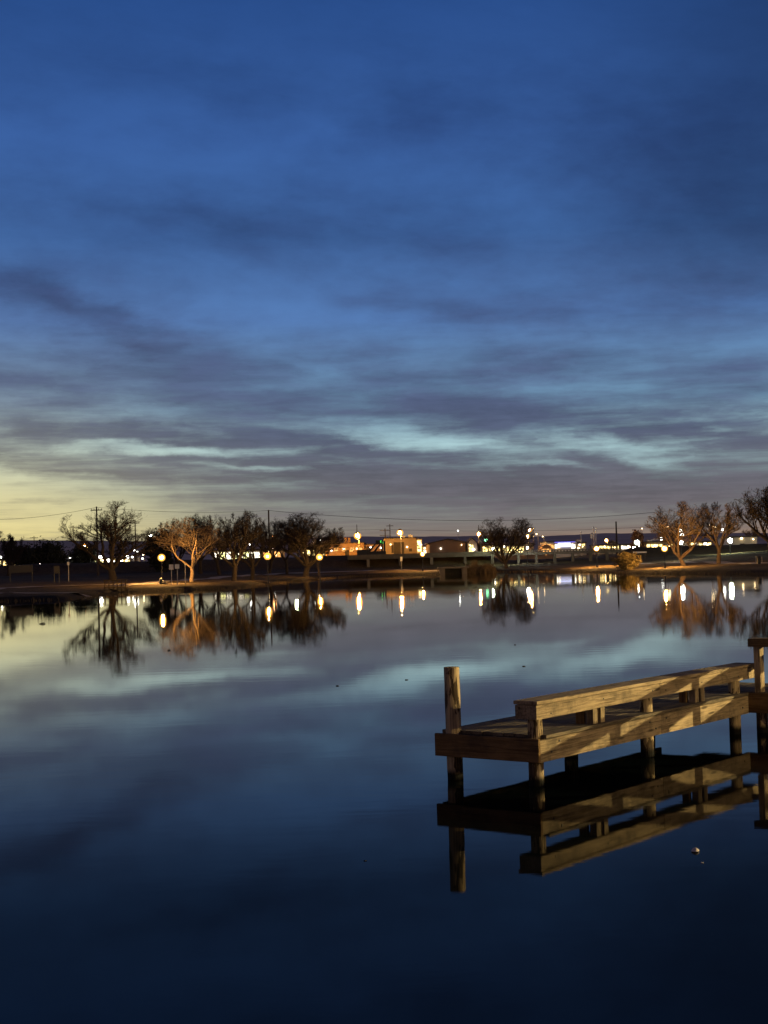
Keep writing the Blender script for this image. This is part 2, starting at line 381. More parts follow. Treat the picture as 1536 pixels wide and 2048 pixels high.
def tube(p0, p1, r0, r1=None, n=8):
    bm = bmesh.new(); bm_tube(bm, p0, p1, r0, r1, n); return bm
def ball(c, r, sub=2, sz=1.0):
    bm = bmesh.new(); bmesh.ops.create_icosphere(bm, subdivisions=sub, radius=r, matrix=Matrix.Translation(c) @ Matrix.Diagonal((1, 1, sz, 1))); return bm

# ------------------------------------------------------------------ terrain
SH = [(0, 1203), (60, 1201), (130, 1199), (175, 1194), (205, 1188), (240, 1184), (300, 1183), (350, 1181), (400, 1179), (450, 1177), (500, 1172), (560, 1165), (630, 1159),
      (700, 1153), (790, 1150.5), (885, 1149), (893, 1147), (922, 1147), (932, 1146), (1000, 1144), (1100, 1143), (1180, 1144), (1240, 1146), (1262, 1147.5), (1330, 1147.5), (1400, 1147), (1470, 1147.5), (1536, 1148)]
pond = [tuple(on_z(x, y)[:2]) for x, y in SH]
pond += [(46, 128), (44, 100), (37, 72), (29, 42), (22, 24), (19, 16.5), (15.5, 9.5), (11, 4.8), (4, 2.2), (-4, 1.4), (-14, 3), (-30, 12), (-48, 40), (-54, 75), (-46, 98)]
def densify(pts, step, jit, seed):
    rng = random.Random(seed); out = []
    for i in range(len(pts)):
        a = Vector(pts[i]); b = Vector(pts[(i + 1) % len(pts)]); n = max(1, int((b - a).length / step))
        for k in range(n):
            p = a.lerp(b, k / n)
            if k or True: p = p + Vector((rng.uniform(-jit, jit), rng.uniform(-jit, jit)))
            out.append(p[:])
    return np.array(out)
POND = densify(pond, 2.2, 0.22, 4)
def sd_pond(x, y):
    x = np.atleast_1d(np.asarray(x, float)); y = np.atleast_1d(np.asarray(y, float))
    best = np.full(x.shape, 1e18); inside = np.zeros(x.shape, bool)
    n = len(POND)
    for i in range(n):
        ax, ay = POND[i]; bx, by = POND[(i + 1) % n]
        ex, ey = bx - ax, by - ay
        t_ = np.clip(((x - ax) * ex + (y - ay) * ey) / (ex * ex + ey * ey + 1e-12), 0, 1)
        d2 = (x - ax - t_ * ex) ** 2 + (y - ay - t_ * ey) ** 2
        best = np.minimum(best, d2)
        c = ((ay > y) != (by > y))
        with np.errstate(divide='ignore', invalid='ignore'):
            xi = (bx - ax) * (y - ay) / (by - ay if by != ay else 1e-12) + ax
        inside ^= c & (x < xi)
    return np.where(inside, -1, 1) * np.sqrt(best)
def ss(a, b, v):
    t_ = np.clip((v - a) / (b - a), 0, 1); return t_ * t_ * (3 - 2 * t_)
RIDGE_Y = 258.0
def ground_np(x, y, sd=None):
    x = np.atleast_1d(np.asarray(x, float)); y = np.atleast_1d(np.asarray(y, float))
    if sd is None: sd = sd_pond(x, y)
    wob = 0.06 * np.sin(x * .31 + 1.3 * np.sin(y * .17)) + 0.05 * np.sin(y * .43 + x * .21) + .03 * np.sin(x * 1.3 + y * .9)
    out = 0.33 * ss(-0.1, 0.9, sd) + 0.37 * ss(0.5, 12, sd) + 0.45 * ss(10, 36, sd) + 0.3 * ss(30, 90, sd) + wob * ss(0.5, 6, sd)
    z = np.where(sd < 0, -0.7 * ss(0, 3.0, -sd) - 0.02, out)
    rise = 0.75 * ss(34, 62, x) * ss(150, 228, y)
    px = 768 + F * x / np.maximum(y, 1)
    gap = ss(955, 1010, px) * (1 - ss(1215, 1262, px))
    z = z + np.where(sd > 0, rise, 0)
    crest = 3.2 + 0.05 * np.sin(x * .5) + .04 * np.sin(x * 1.7)
    rid = ss(RIDGE_Y - 13, RIDGE_Y - 2, y) * (1 - 0.55 * ss(RIDGE_Y + 5, RIDGE_Y + 28, y)) * (1 - gap * (1 - .12)) * (1 - ss(400, 700, np.abs(x)))
    z = np.where(y > 150, z + (crest - z) * rid * (y < 330) + 0, z)
    return z
_A = POND; _B = np.roll(POND, -1, 0); _E = _B - _A; _EE = (_E ** 2).sum(1) + 1e-12
def sd_one(x, y):
    t_ = np.clip(((x - _A[:, 0]) * _E[:, 0] + (y - _A[:, 1]) * _E[:, 1]) / _EE, 0, 1)
    d2 = ((x - _A[:, 0] - t_ * _E[:, 0]) ** 2 + (y - _A[:, 1] - t_ * _E[:, 1]) ** 2).min()
    c = (_A[:, 1] > y) != (_B[:, 1] > y)
    xi = _E[c, 0] * (y - _A[c, 1]) / _E[c, 1] + _A[c, 0]
    return (-1 if ((x < xi).sum() % 2) else 1) * math.sqrt(d2)
def G(x, y): return float(ground_np(x, y, np.array([sd_one(x, y)]))[0])
def Gp(px, D, py=1120):
    p = at(px, py, D); return Vector((p.x, D, G(p.x, D)))

xs = np.concatenate([[-6500, -3500, -2000, -1200, -800, -500, -330, -230, -170, -130], np.arange(-105, 92, 1.25), [105, 130, 170, 230, 330, 500, 800, 1200, 2000, 3500, 6500]])
ys = np.concatenate([[-400, -150, -60, -25, -10], np.arange(-5, 300, 1.3), [310, 330, 360, 400, 460, 550, 700, 1000, 1500, 2300, 4000, 7000]])
X, Y = np.meshgrid(xs, ys)
Z = ground_np(X.ravel(), Y.ravel())
nv = len(xs)
verts = np.stack([X.ravel(), Y.ravel(), Z], 1).tolist()
faces = [(j * nv + i, j * nv + i + 1, (j + 1) * nv + i + 1, (j + 1) * nv + i) for j in range(len(ys) - 1) for i in range(nv - 1)]
tag(obj('ground', (verts, faces), 'dry_grass', smooth=True), kind='structure')
wv = [(-70, -2, 0), (60, -2, 0), (75, 262, 0), (-95, 262, 0)]
tag(obj('water', (wv, [(0, 1, 2, 3)]), 'water'), kind='structure')

# path round the pond
def path_strip(name, pxs, inset, width):
    pts = []
    for px in pxs:
        yy = np.interp(px, [s[0] for s in SH], [s[1] for s in SH])
        p = on_z(px, yy); pts.append(Vector((p[0], p[1])))
    v, fcs = [], []
    N = len(pts)
    for i, p in enumerate(pts):
        a = pts[max(0, i - 2)]; b = pts[min(N - 1, i + 2)]
        d = (b - a).normalized(); nrm = Vector((-d.y, d.x))
        ins = inset(i / (N - 1)) if callable(inset) else inset
        for k in range(4):
            q = p + nrm * (ins + width * k / 3)
            v.append((q.x, q.y, G(q.x, q.y) + 0.035))
        if i:
            for k in range(3):
                fcs.append(((i - 1) * 4 + k, i * 4 + k, i * 4 + k + 1, (i - 1) * 4 + k + 1))
    return tag(obj(name, (v, fcs), 'path_concrete', smooth=True), kind='structure')
path_strip('path', list(range(-20, 884, 8)), 9.0, 2.2)
path_strip('path', list(range(1010, 1560, 8)), lambda u: 14 - 2 * u, 2.2)

# distant hills
hp = [(-1500, 1150), (-900, 1130), (-300, 1098), (0, 1082), (60, 1080), (130, 1081), (330, 1083), (560, 1078), (700, 1073), (830, 1073), (960, 1072), (1060, 1073), (1120, 1071), (1215, 1066), (1260, 1067), (1330, 1065), (1400, 1066), (1536, 1066), (1800, 1060), (2400, 1072)]
v, fcs = [], []
hx = np.linspace(-1500, 2400, 260)
rng = random.Random(3)
for i, x in enumerate(hx):
    yv = np.interp(x, [h[0] for h in hp], [h[1] for h in hp]) + rng.uniform(-.5, .5)
    top = at(x, yv, 3200)
    for dd, k in ((0, 1.0), (-500, .55), (-900, .0), (600, .8)):
        q = at(x, yv, 3200 + dd)
        v.append((q.x, 3200 + dd, max(0, top.z) * k if k < 1 else top.z))
    if i:
        b0, b1 = (i - 1) * 4, i * 4
        fcs += [(b0 + 2, b1 + 2, b1 + 1, b0 + 1), (b0 + 1, b1 + 1, b1, b0), (b0, b1, b1 + 3, b0 + 3)]
tag(obj('hills', (v, fcs), 'hill', smooth=True), kind='structure')

# ------------------------------------------------------------------ the fishing pier in front
Lp = on_z(878.5, 1557.5); Rp = on_z(1085, 1575.2); Qp = on_z(1499, 1465.7)
uv = Vector((Qp - Rp)[:2]).normalized()
LEN = float(np.linalg.norm(Qp - Rp)); WID = float(np.linalg.norm(Rp - Lp))
pier = thing('fishing_pier', 'weathered wooden fishing pier with kerb rails standing in the water on log piles', 'pier', (Qp[0], Qp[1], 0), math.atan2(uv.y, uv.x))
# local x runs along the head away from the camera, local -y runs to the right bank
def board(name, x0, x1, y0, y1, z0, z1, mat='weathered_board', along='x', bev=0.005, parent=pier, seg=True):
    c = ((x0 + x1) / 2, (y0 + y1) / 2, (z0 + z1) / 2)
    if along == 'x': s = (x1 - x0, y1 - y0, z1 - z0); rz = 0
    elif along == 'y': s = (y1 - y0, x1 - x0, z1 - z0); rz = PI / 2
    else: s = (z1 - z0, y1 - y0, x1 - x0); rz = None
    bm = box((0, 0, 0), s, 0, bev)
    rot = (0, 0, rz) if rz is not None else (0, -PI / 2, 0)
    return obj(name, bm, mat, parent, c, rot)
DZ = 0.548
X0 = -LEN
JX = -2.55
def planks(name, x0, x1, y0, y1, z1, along, seed, mat='deck_planks'):
    """one deck of boards; long axis of every board is local x"""
    rng = random.Random(seed); bm = bmesh.new()
    Lx, Wy = ((x1 - x0), (y1 - y0)) if along == 'x' else ((y1 - y0), (x1 - x0))
    pw = 0.1425; n = max(1, int(round(Wy / pw))); pw = Wy / n
    for i in range(n):
        cuts = [0, Lx] if Lx < 3 else sorted([0, Lx * rng.uniform(.4, .62), Lx])
        for a, b in zip(cuts[:-1], cuts[1:]):
            e0 = rng.uniform(0.0, 0.035) if a == 0 else 0.003; e1 = rng.uniform(0, 0.012) if b == Lx else 0.003
            bm_box(bm, (-Lx / 2 + (a + e0 + b - e1) / 2, -Wy / 2 + (i + .5) * pw, -0.0195 + rng.uniform(-.003, .002)), (b - a - e0 - e1, pw - 0.009, 0.038), rng.uniform(-.0008, .0008), 0.004)
    return obj(name, bm, mat, pier, ((x0 + x1) / 2, (y0 + y1) / 2, z1), (0, 0, 0 if along == 'x' else PI / 2))
# head deck and the walk to the bank
planks('deck', X0 + 0.07, 0.0, -0.012, WID, DZ, 'x', 1)
planks('walkway_deck', 0.045, 1.40, -16.4, WID, DZ, 'x', 2)
# fascia boards
board('side_board', X0 - 0.02, JX - 0.003, -0.002, 0.040, 0.265, DZ - 0.047)
board('side_board', JX + 0.003, -0.004, -0.002, 0.040, 0.265, DZ - 0.047)
board('side_board', X0 + 0.05, 0.0, WID - 0.04, WID - .002, 0.265, DZ - 0.041, 'dark_board')
board('end_board', X0 - 0.062, X0 - 0.022, -0.004, WID, 0.268, 0.520, 'dark_board', 'y')
for k in range(5):
    xj = X0 + 0.9 + k * 0.98
    board('joist', xj, xj + .04, 0.042, WID - .045, 0.29, DZ - .042, 'dark_board', 'y')
board('walkway_side_board', -0.001, 0.042, -16.4, 0.038, 0.272, DZ - 0.010, 'dark_board', 'y')
board('walkway_side_board', 1.403, 1.443, -16.4, -0.3, 0.272, DZ - 0.002, 'dark_board', 'y')
# kerb rail along the near edge: two side boards, a core and a cap, jointed in the middle
for a, b in ((X0 - 0.075, JX - 0.004), (JX + 0.004, 0.27)):
    k = board('kerb_rail', a, b, 0.0, 0.272, 0.727, 0.880)
    board('cap_plank', a - .006, b - .001, -0.014, 0.286, 0.887, 0.927)
def pile(x, y, z1, r, seed, zl=-1.2, lean=(0, 0)):
    rng = random.Random(seed); n = 20; m_ = 26; v = []; f_ = []
    ph = rng.uniform(0, 6)
    for j in range(m_ + 1):
        z = zl + (z1 - zl) * j / m_
        for i in range(n):
            a = 2 * PI * i / n
            rr = r * (1 + .035 * math.sin(2 * a + ph) + .02 * math.sin(5 * a + ph * 2 + z * 3) + rng.uniform(-.022, .022)) * (1 - .03 * (z - zl))
            v.append((rr * math.cos(a) + lean[0] * z, rr * math.sin(a) + lean[1] * z, z))
    for j in range(m_):
        for i in range(n):
            f_.append((j * n + i, j * n + (i + 1) % n, (j + 1) * n + (i + 1) % n, (j + 1) * n + i))
    f_.append(tuple(m_ * n + i for i in range(n)))
    return obj('pile', (v, f_), 'peeling_pile', pier, (x, y, 0), smooth=False)
pile(X0 + 0.085, WID - 0.17, 1.255, 0.096, 1, lean=(-.0, .012))
pile(X0 + 0.10, 0.135, 0.722, 0.088, 2)
pile(-2.68, 0.13, 0.722, 0.086, 3)
pile(-0.16, 0.13, 0.722, 0.084, 4)
pile(-2.68, WID - 0.16, 0.46, 0.088, 5)
pile(-0.60, WID - 0.16, 0.46, 0.088, 6)
pile(0.14, -0.13, 0.50, 0.082, 7)
pile(1.30, -0.30, 0.50, 0.082, 8)
for k in range(1, 6):
    pile(0.13, -0.30 - 2.6 * k, 0.50, 0.085, 10 + k); pile(1.30, -0.30 - 2.6 * k, 0.50, 0.085, 20 + k)
for xb, zb in ((-5.12, .36), (-4.95, .46), (-2.85, .44), (-2.70, .35), (-2.42, .45), (-0.20, .36)):
    obj('bolt', tube((xb, -.012, zb), (xb, 0.0, zb), .011, .012, 10), 'black_metal', pier)
for xb in (-5.1, -3.95, -2.75, -2.4, -1.4, -.3):
    obj('bolt', tube((xb, -.008, .80 + .03 * math.sin(xb * 9)), (xb, 0.002, .80 + .03 * math.sin(xb * 9)), .008, .009, 8), 'black_metal', pier)
# lumber blocks under the kerb rail
for xb in (-4.02, -1.42):
    for dx_ in (-0.12, 0.05):
        board('block', xb + dx_, xb + dx_ + .10, 0.03, 0.12, DZ + .001, 0.725, along='z')
    board('block', xb - .14, xb - .08, 0.15, 0.25, DZ + .001, 0.725, 'dark_board', along='z')
# walkway railing (its near end shows at the right edge of the picture)
for yp in (-0.19, -1.92, -3.9, -5.9, -7.9):
    board('railing_post', -0.005, 0.125, yp, yp + .09, DZ + .002, 1.166, 'weathered_board', 'z')
board('top_rail', -0.06, 0.20, -9.0, -0.045, 1.168, 1.278, 'dark_board', 'y')
board('top_rail', 1.30, 1.56, -9.0, -0.10, 1.118, 1.278, 'dark_board', 'y')
for yp in (-0.24, -2.3, -4.3, -6.3, -8.3):
    board('railing_post', 1.405, 1.495, yp, yp + .09, DZ + .002, 1.116, 'weathered_board', 'z')
for yp in (-0.6, -2.6, -4.6, -6.6):
    board('block', 1.18, 1.28, yp, yp + .1, DZ + .001, 0.663, 'dark_board', along='z')
board('kerb_rail', 1.10, 1.36, -9.0, 0.15, 0.665, 0.84, 'dark_board', 'y')

# ------------------------------------------------------------------ lamps
LAMPS = []
def path_lamp(px, py, D, label, bulb='bulb_warm', glass='halo_glass_warm', r=0.125, rg=0.40, pos=None, group='lamps along the pond path'):
    c = pos if pos is not None else at(px, py, D)
    gz = G(c.x, c.y); h = c.z - gz
    t_ = thing('path_lamp', label, 'lamp', (c.x, c.y, gz - 0.02), 0, group)
    obj('base', tube((0, 0, 0), (0, 0, 0.45), 0.14, 0.09, 10), 'black_metal', t_)
    obj('post', tube((0, 0, 0.45), (0, 0, h - rg * .9), 0.055, 0.045, 8), 'black_metal', t_)
    bm = bmesh.new(); bm_tube(bm, (0, 0, h - rg * 1.25), (0, 0, h - rg * .8), 0.06, 0.16, 10)
    obj('lamp_holder', bm, 'black_metal', t_)
    gl = obj('halo_globe', ball((0, 0, h), rg, 3), glass, t_, smooth=True)  # drawn wide so its emission paints the lamp's halo
    obj('bulb', ball((0, 0, h), r, 2), bulb, gl)
    bm = bmesh.new(); bm_tube(bm, (0, 0, h + rg * .92), (0, 0, h + rg * 1.3), 0.13, 0.02, 10)
    obj('finial', bm, 'black_metal', t_)
    return t_
path_lamp(323, 1115, 151, 'warm globe lamp on the left bank beside the pale lit tree', r=.15)
path_lamp(535, 1112, 167, 'warm globe lamp on the bank between the twin-trunk tree and the dense bare tree', r=.085, rg=.44)
path_lamp(639, 1114, 194, 'warm globe lamp by the pale trunk at the right edge of the dense bare tree', r=.085, rg=.46)
path_lamp(845, 1108, 222, 'warm globe lamp in front of the long dark bridge, left of the gabled shed')
path_lamp(985, 1097, 243, 'pale greenish globe lamp just left of the lone bare tree by the bridge', 'bulb_greenish', 'halo_glass_greenish', .2, .3)
path_lamp(1054.5, 1095, 243, 'small white globe lamp just right of the lone bare tree, below two amber street lamps', 'bulb_white', 'halo_glass_white', .17, .27)
path_lamp(1193, 1097, 205, 'warm globe lamp on the grass slope left of the yellow shrub', r=.165)
path_lamp(1329, 1097, 174, 'bright amber globe lamp on the right bank beside the yellow shrub', r=.155)
path_lamp(1362, 1085, 214, 'cool white globe lamp behind the lit forked tree', 'bulb_white', 'halo_glass_white', .22, .3)
path_lamp(1460, 1081, 236, 'very bright greenish white lamp beside the pale yellow building', 'bulb_greenish', 'halo_glass_greenish', .34, .44)
# the lamps on the near bank, out of the frame to the right, that light the pier
nx = Vector((uv.y, -uv.x))
def near(a, b, z): q = Vector((Qp[0], Qp[1])) + uv * a + nx * b; return Vector((q.x, q.y, z))
path_lamp(0, 0, 0, 'warm globe lamp on the near bank right of the pier walkway', 'bulb_near', r=.07, pos=near(16.8, 21.0, 4.25), group='lamps on the near bank')
path_lamp(0, 0, 0, 'dimmer warm globe lamp on the near bank left of the pier walkway', 'bulb_near_weak', r=.1, pos=near(-1.6, 17.5, 3.2), group='lamps on the near bank')

def street_lamp(px, py, D, label, bulb, glass, r, rg, arm=0.8, pole='grey_metal', pr=0.09, group='street lamps of the town'):
    rg = rg * .92 if glass else rg; r = r * .58 if glass else r
    c = at(px, py, D); gz = G(c.x, c.y); h = c.z - gz
    t_ = thing('street_lamp', label, 'street lamp', (c.x, c.y, gz), 0, group)
    ax = arm
    bm = bmesh.new(); bm_tube(bm, (ax, .3, 0), (ax, .3, h + .25), pr, pr * .7, 8)
    obj('pole', bm, pole, t_)
    if abs(arm) > .05:
        obj('arm', tube((ax, .3, h + .22), (0, 0, h + rg + .02), pr * .5, pr * .4, 6), pole, t_)
    hd = obj('lamp_head', tube((0, 0, h + rg * .75), (0, 0, h + rg + .1), rg * .75, rg * .3, 10), 'black_metal', t_)
    if glass:
        gl = obj('halo_globe', ball((0, 0, h), rg, 3), glass, t_, smooth=True); obj('bulb', ball((0, 0, h), r, 2), bulb, gl)  # globe oversized to paint the glow round the bulb
    else:
        obj('bulb', ball((0, 0, h), r, 2), bulb, t_)
    return t_
street_lamp(715, 1072, 372, 'large orange sodium street lamp above the orange-lit plant', 'bulb_sodium', 'halo_glass_sodium', .62, 1.05, .3)
street_lamp(800, 1065.5, 372, 'amber sodium street lamp above the flat-roofed tan building', 'bulb_amber', 'halo_glass_sodium', .62, .95, .2)
street_lamp(958, 1068, 380, 'orange street lamp on a lit yellow pole right of the gabled shed', 'bulb_amber', 'halo_glass_sodium', .45, .72, -.1)
street_lamp(1059.5, 1060, 360, 'amber street lamp, upper of the two right of the lone bare tree', 'bulb_amber', 'halo_glass_warm', .42, .62, .9)
street_lamp(1055.5, 1073, 330, 'amber street lamp, lower of the two right of the lone bare tree', 'bulb_amber', 'halo_glass_warm', .45, .66, .2)
street_lamp(168, 1092, 330, 'warm street lamp seen through the left side of the big bare tree', 'bulb_amber', 'halo_glass_sodium', .36, .55, .75)
street_lamp(302, 1072, 400, 'white street lamp high between the big bare tree and the pale lit tree', 'bulb_white', 'halo_glass_white', .5, .68, -.5)
street_lamp(546, 1075, 400, 'reddish street lamp right of the tall utility pole', 'bulb_red', 'halo_glass_sodium', .42, .68, .5)
street_lamp(590, 1068, 400, 'pale street lamp seen through the top of the dense bare tree', 'bulb_greenish', None, .42, .42, .4)
street_lamp(1213, 1081, 400, 'amber street lamp left of the dark utility pole', 'bulb_amber', 'halo_glass_warm', .45, .6, .3)
street_lamp(1274, 1085, 330, 'bright bluish white street lamp below the orange-lit leafy tree', 'bulb_white', 'halo_glass_white', .62, .8, .5)
street_lamp(1268, 1097, 300, 'low bluish white lamp under the bright bluish white street lamp', 'bulb_cool', None, .36, .36, .2)
street_lamp(1323, 1077, 360, 'warm white street lamp at the end of the sloped canopy', 'bulb_small_white', None, .42, .42, .3)
street_lamp(1335, 1055, 330, 'tall thin street lamp with a yellow-lit pole behind the lit forked tree', 'bulb_small', None, .3, .3, -.1)
street_lamp(1361, 1061, 340, 'white floodlight, upper of the pair seen through the lit forked tree', 'bulb_small_white', None, .42, .42, .3)
street_lamp(1364, 1069, 330, 'white floodlight, lower of the pair seen through the lit forked tree', 'bulb_small_white', None, .42, .42, .3)
street_lamp(1445, 1059, 330, 'small white floodlight in the crown of the dark tree on the right bank', 'bulb_small_white', None, .3, .3, .3)
street_lamp(916, 1061.5, 420, 'tall thin street lamp above the roof of the gabled shed', 'bulb_small_white', None, .2, .2, .0)
street_lamp(1284, 1057, 380, 'tall unlit-looking pale street lamp beside the orange-lit leafy tree', 'bulb_small', None, .12, .12, -.4)
street_lamp(1073, 1068, 380, 'thin pale street lamp left of the orange arched shed', 'bulb_small', None, .14, .14, .4)
street_lamp(1085.5, 1073, 380, 'short pale street lamp above the orange arched shed', 'bulb_small', None, .12, .12, .3)
street_lamp(575 / 3.84 + 350, 1088, 340, 'white light seen through the twin-trunk tree', 'bulb_small_white', None, .3, .3, .2)
street_lamp(547, 1096, 340, 'white light above the amber lamp right of the twin-trunk tree', 'bulb_small_white', None, .26, .26, .2)
street_lamp(641, 1079, 340, 'pale light in the right side of the dense bare tree', 'bulb_small_white', None, .22, .22, .2)
street_lamp(627, 1083, 340, 'small pale light in the middle of the dense bare tree', 'bulb_small_white', None, .16, .16, .2)
street_lamp(268, 1100, 330, 'small white light, upper of the pair right of the big bare tree', 'bulb_small_white', None, .2, .2, .2)
street_lamp(274.5, 1103, 330, 'small white light, lower of the pair right of the big bare tree', 'bulb_small_white', None, .14, .14, .2)
street_lamp(286, 1109, 330, 'small warm light nearest to the amber lamp of the pale lit tree', 'bulb_small', None, .17, .17, .2)
street_lamp(285, 1117, 320, 'small white light low beside the amber lamp of the pale lit tree', 'bulb_small_white', None, .17, .17, .2)

# low row of parking lot lights on the left, just over the dark levee
ROW = [(3, 1114, .34, 'leftmost white parking light at the edge of the photo'), (49, 1124, .36, 'white parking light over the left end of the yellow shopfront'),
       (79, 1121, .3, 'white parking light, upper one of the pair right of the yellow shopfront'), (81, 1126, .36, 'white parking light, lower one of the pair right of the yellow shopfront'),
       (141, 1116.5, .36, 'white parking light, left one of the pair above the small white sign'), (149.5, 1116, .42, 'white parking light, right one of the pair above the small white sign'),
       (162, 1114, .36, 'white parking light just left of the warm street lamp pole'), (201, 1114, .5, 'wide white parking light just right of the utility pole in the big bare tree'),
       (217, 1121, .5, 'white parking light in the left fork of the big bare tree'), (228.5, 1124, .4, 'white parking light in the middle fork of the big bare tree'),
       (242, 1119, .55, 'white parking light in the right fork of the big bare tree'), (255, 1113.5, .4, 'pale parking light under the right limbs of the big bare tree'), (264.5, 1114, .24, 'small pale parking light at the right end of the row')]
for px, py, r, lb in ROW:
    street_lamp(px, py, 300, lb, 'bulb_small_white', None, r * .72, r * .72, .2, group='parking lights over the left levee')

# ------------------------------------------------------------------ town buildings
def quad_building(name, label, cat, px0, px1, ptop, D, depth, wall, roof='roof_dark', pitched=0.0, ang=0.0, group=None):
    """box building standing on the town ground; facade faces the camera; local x along the facade, origin at facade middle"""
    a = at(px0, ptop, D); b = at(px1, ptop, D); cx = (a.x + b.x) / 2; wdt = b.x - a.x; gz = min(G(cx, D), G(a.x, D), G(b.x, D)) - .2
    h = (a.z + b.z) / 2 - gz
    t_ = thing(name, label, cat, (cx, D, gz), ang, group)
    bm = bmesh.new(); bm_box(bm, (0, depth / 2, h / 2), (wdt, depth, h))
    if pitched:
        vv = [bm.verts.new(p) for p in ((-wdt / 2, 0, h), (wdt / 2, 0, h), (0, 0, h + pitched), (-wdt / 2, depth, h), (wdt / 2, depth, h), (0, depth, h + pitched))]
        bm.faces.new((vv[0], vv[1], vv[2])); bm.faces.new((vv[5], vv[4], vv[3]))
    obj('wall', bm, wall, t_)
    if pitched:
        o_ = .5; v = []; th = .18
        for sx in (-1, 1):
            ex = sx * (wdt / 2 + o_); ez = h - pitched * o_ / (wdt / 2)
            v.append([(0, -.4, h + pitched + .02), (ex, -.4, ez + .02), (ex, depth + .4, ez + .02), (0, depth + .4, h + pitched + .02)])
        vs_, fs_ = [], []
        for q in v:
            i = len(vs_); vs_ += q + [(x, y, z + th) for x, y, z in q]
            fs_ += [(i, i + 1, i + 2, i + 3), (i + 7, i + 6, i + 5, i + 4), (i, i + 4, i + 5, i + 1), (i + 1, i + 5, i + 6, i + 2), (i + 2, i + 6, i + 7, i + 3), (i + 3, i + 7, i + 4, i)]
        obj('roof', (vs_, fs_), roof, t_)
    else:
        bm = bmesh.new(); bm_box(bm, (0, depth / 2, h + .12), (wdt + .3, depth + .3, .22)); obj('roof', bm, roof, t_)
    def feat(n, x0, x1, y0, y1, mat, proud=.06, side=False):
        A = at(x0, y1, D); B = at(x1, y0, D)
        c = ((A.x + B.x) / 2 - cx, -proud / 2 - .003, (A.z + B.z) / 2 - gz)
        return obj(n, box(c, (abs(B.x - A.x), proud, abs(B.z - A.z))), mat, t_)
    rl = random.Random(int(px0 * 7 + ptop))
    for k in range(max(2, int(wdt / 3.2))):
        lx = -wdt / 2 + wdt * (k + rl.uniform(.2, .8)) / max(2, int(wdt / 3.2)); r_ = rl.uniform(.09, .22)
        if name != 'retaining_wall': obj('wall_lamp', ball((lx, -.16, h * rl.uniform(.62, .92)), r_, 1), rl.choice(('bulb_small', 'bulb_small', 'bulb_small_white')), t_)
    return t_, feat, h, wdt

# orange-lit plant
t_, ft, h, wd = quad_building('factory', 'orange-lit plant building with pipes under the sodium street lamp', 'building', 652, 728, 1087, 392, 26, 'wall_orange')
for x in (668, 684, 700, 716): ft('window', x, x + 8, 1095, 1103, 'window_panel_orange')
ft('loading_door', 690, 698, 1100, 1112, 'door_dark')
for k, x in enumerate((690, 697)):
    A = at(x, 1075, 392); obj('chimney', tube((A.x - t_.location.x, 4, h), (A.x - t_.location.x, 4, A.z - t_.location.z), .42, .42, 10), 'wall_orange', t_)
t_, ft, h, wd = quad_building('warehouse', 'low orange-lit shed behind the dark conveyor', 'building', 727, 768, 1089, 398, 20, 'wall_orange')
ft('loading_door', 733, 741, 1093, 1108, 'door_dark')
# conveyor
D = 345
A = at(742, 1111, D); gz = G(A.x, D)
cv = thing('conveyor', 'dark hopper and slanted conveyor in front of the orange-lit shed', 'conveyor', (A.x, D, gz))
def lc(px, py, y=0): p = at(px, py, D); return (p.x - A.x, y, p.z - gz)
p0 = lc(714, 1100); p1 = lc(738, 1100)
obj('hopper', box(((p0[0] + p1[0]) / 2, 0, p0[2] / 2), (p1[0] - p0[0], 2.2, p0[2]), 0, .05), 'black_metal', cv)
p0 = lc(738, 1103); p1 = lc(772, 1103)
obj('chassis', box(((p0[0] + p1[0]) / 2, 0, p0[2] / 2), (p1[0] - p0[0] - .02, 1.8, p0[2]), 0, .05), 'black_metal', cv)
obj('boom', tube(lc(738, 1103, -.6), lc(752, 1087, -.6), .22, .16, 6), 'black_metal', cv)
obj('boom', tube(lc(749, 1103, .6), lc(762, 1086, .6), .22, .16, 6), 'black_metal', cv)
for x in (764, 769): obj('leg', tube(lc(x, 1104, -.2), lc(x, 1082, -.2), .2, .2, 6), 'black_metal', cv)
gs = thing('lit_sign', 'small bright green lit sign box above the dark conveyor', 'sign', at(763.5, 1084.5, D + 3))
s_ = D / F
obj('sign_box', box((-.55, .1, 0), (15 * s_, .3, 8 * s_)), 'black_metal', gs)
bm = bmesh.new(); bm_box(bm, (-1.6 * s_, -.12, .2 * s_), (2.6 * s_, .1, 6.6 * s_)); bm_box(bm, (1.3 * s_, -.12, -1.0 * s_), (3.0 * s_, .1, 4.4 * s_)); obj('sign_face', bm, 'sign_green', gs)
ps = at(763.5, 1084.5, D + 3); obj('post', tube((0, .2, -4 * s_), (0, .2, G(ps.x, ps.y) - ps.z), .12, .12, 6), 'black_metal', gs)
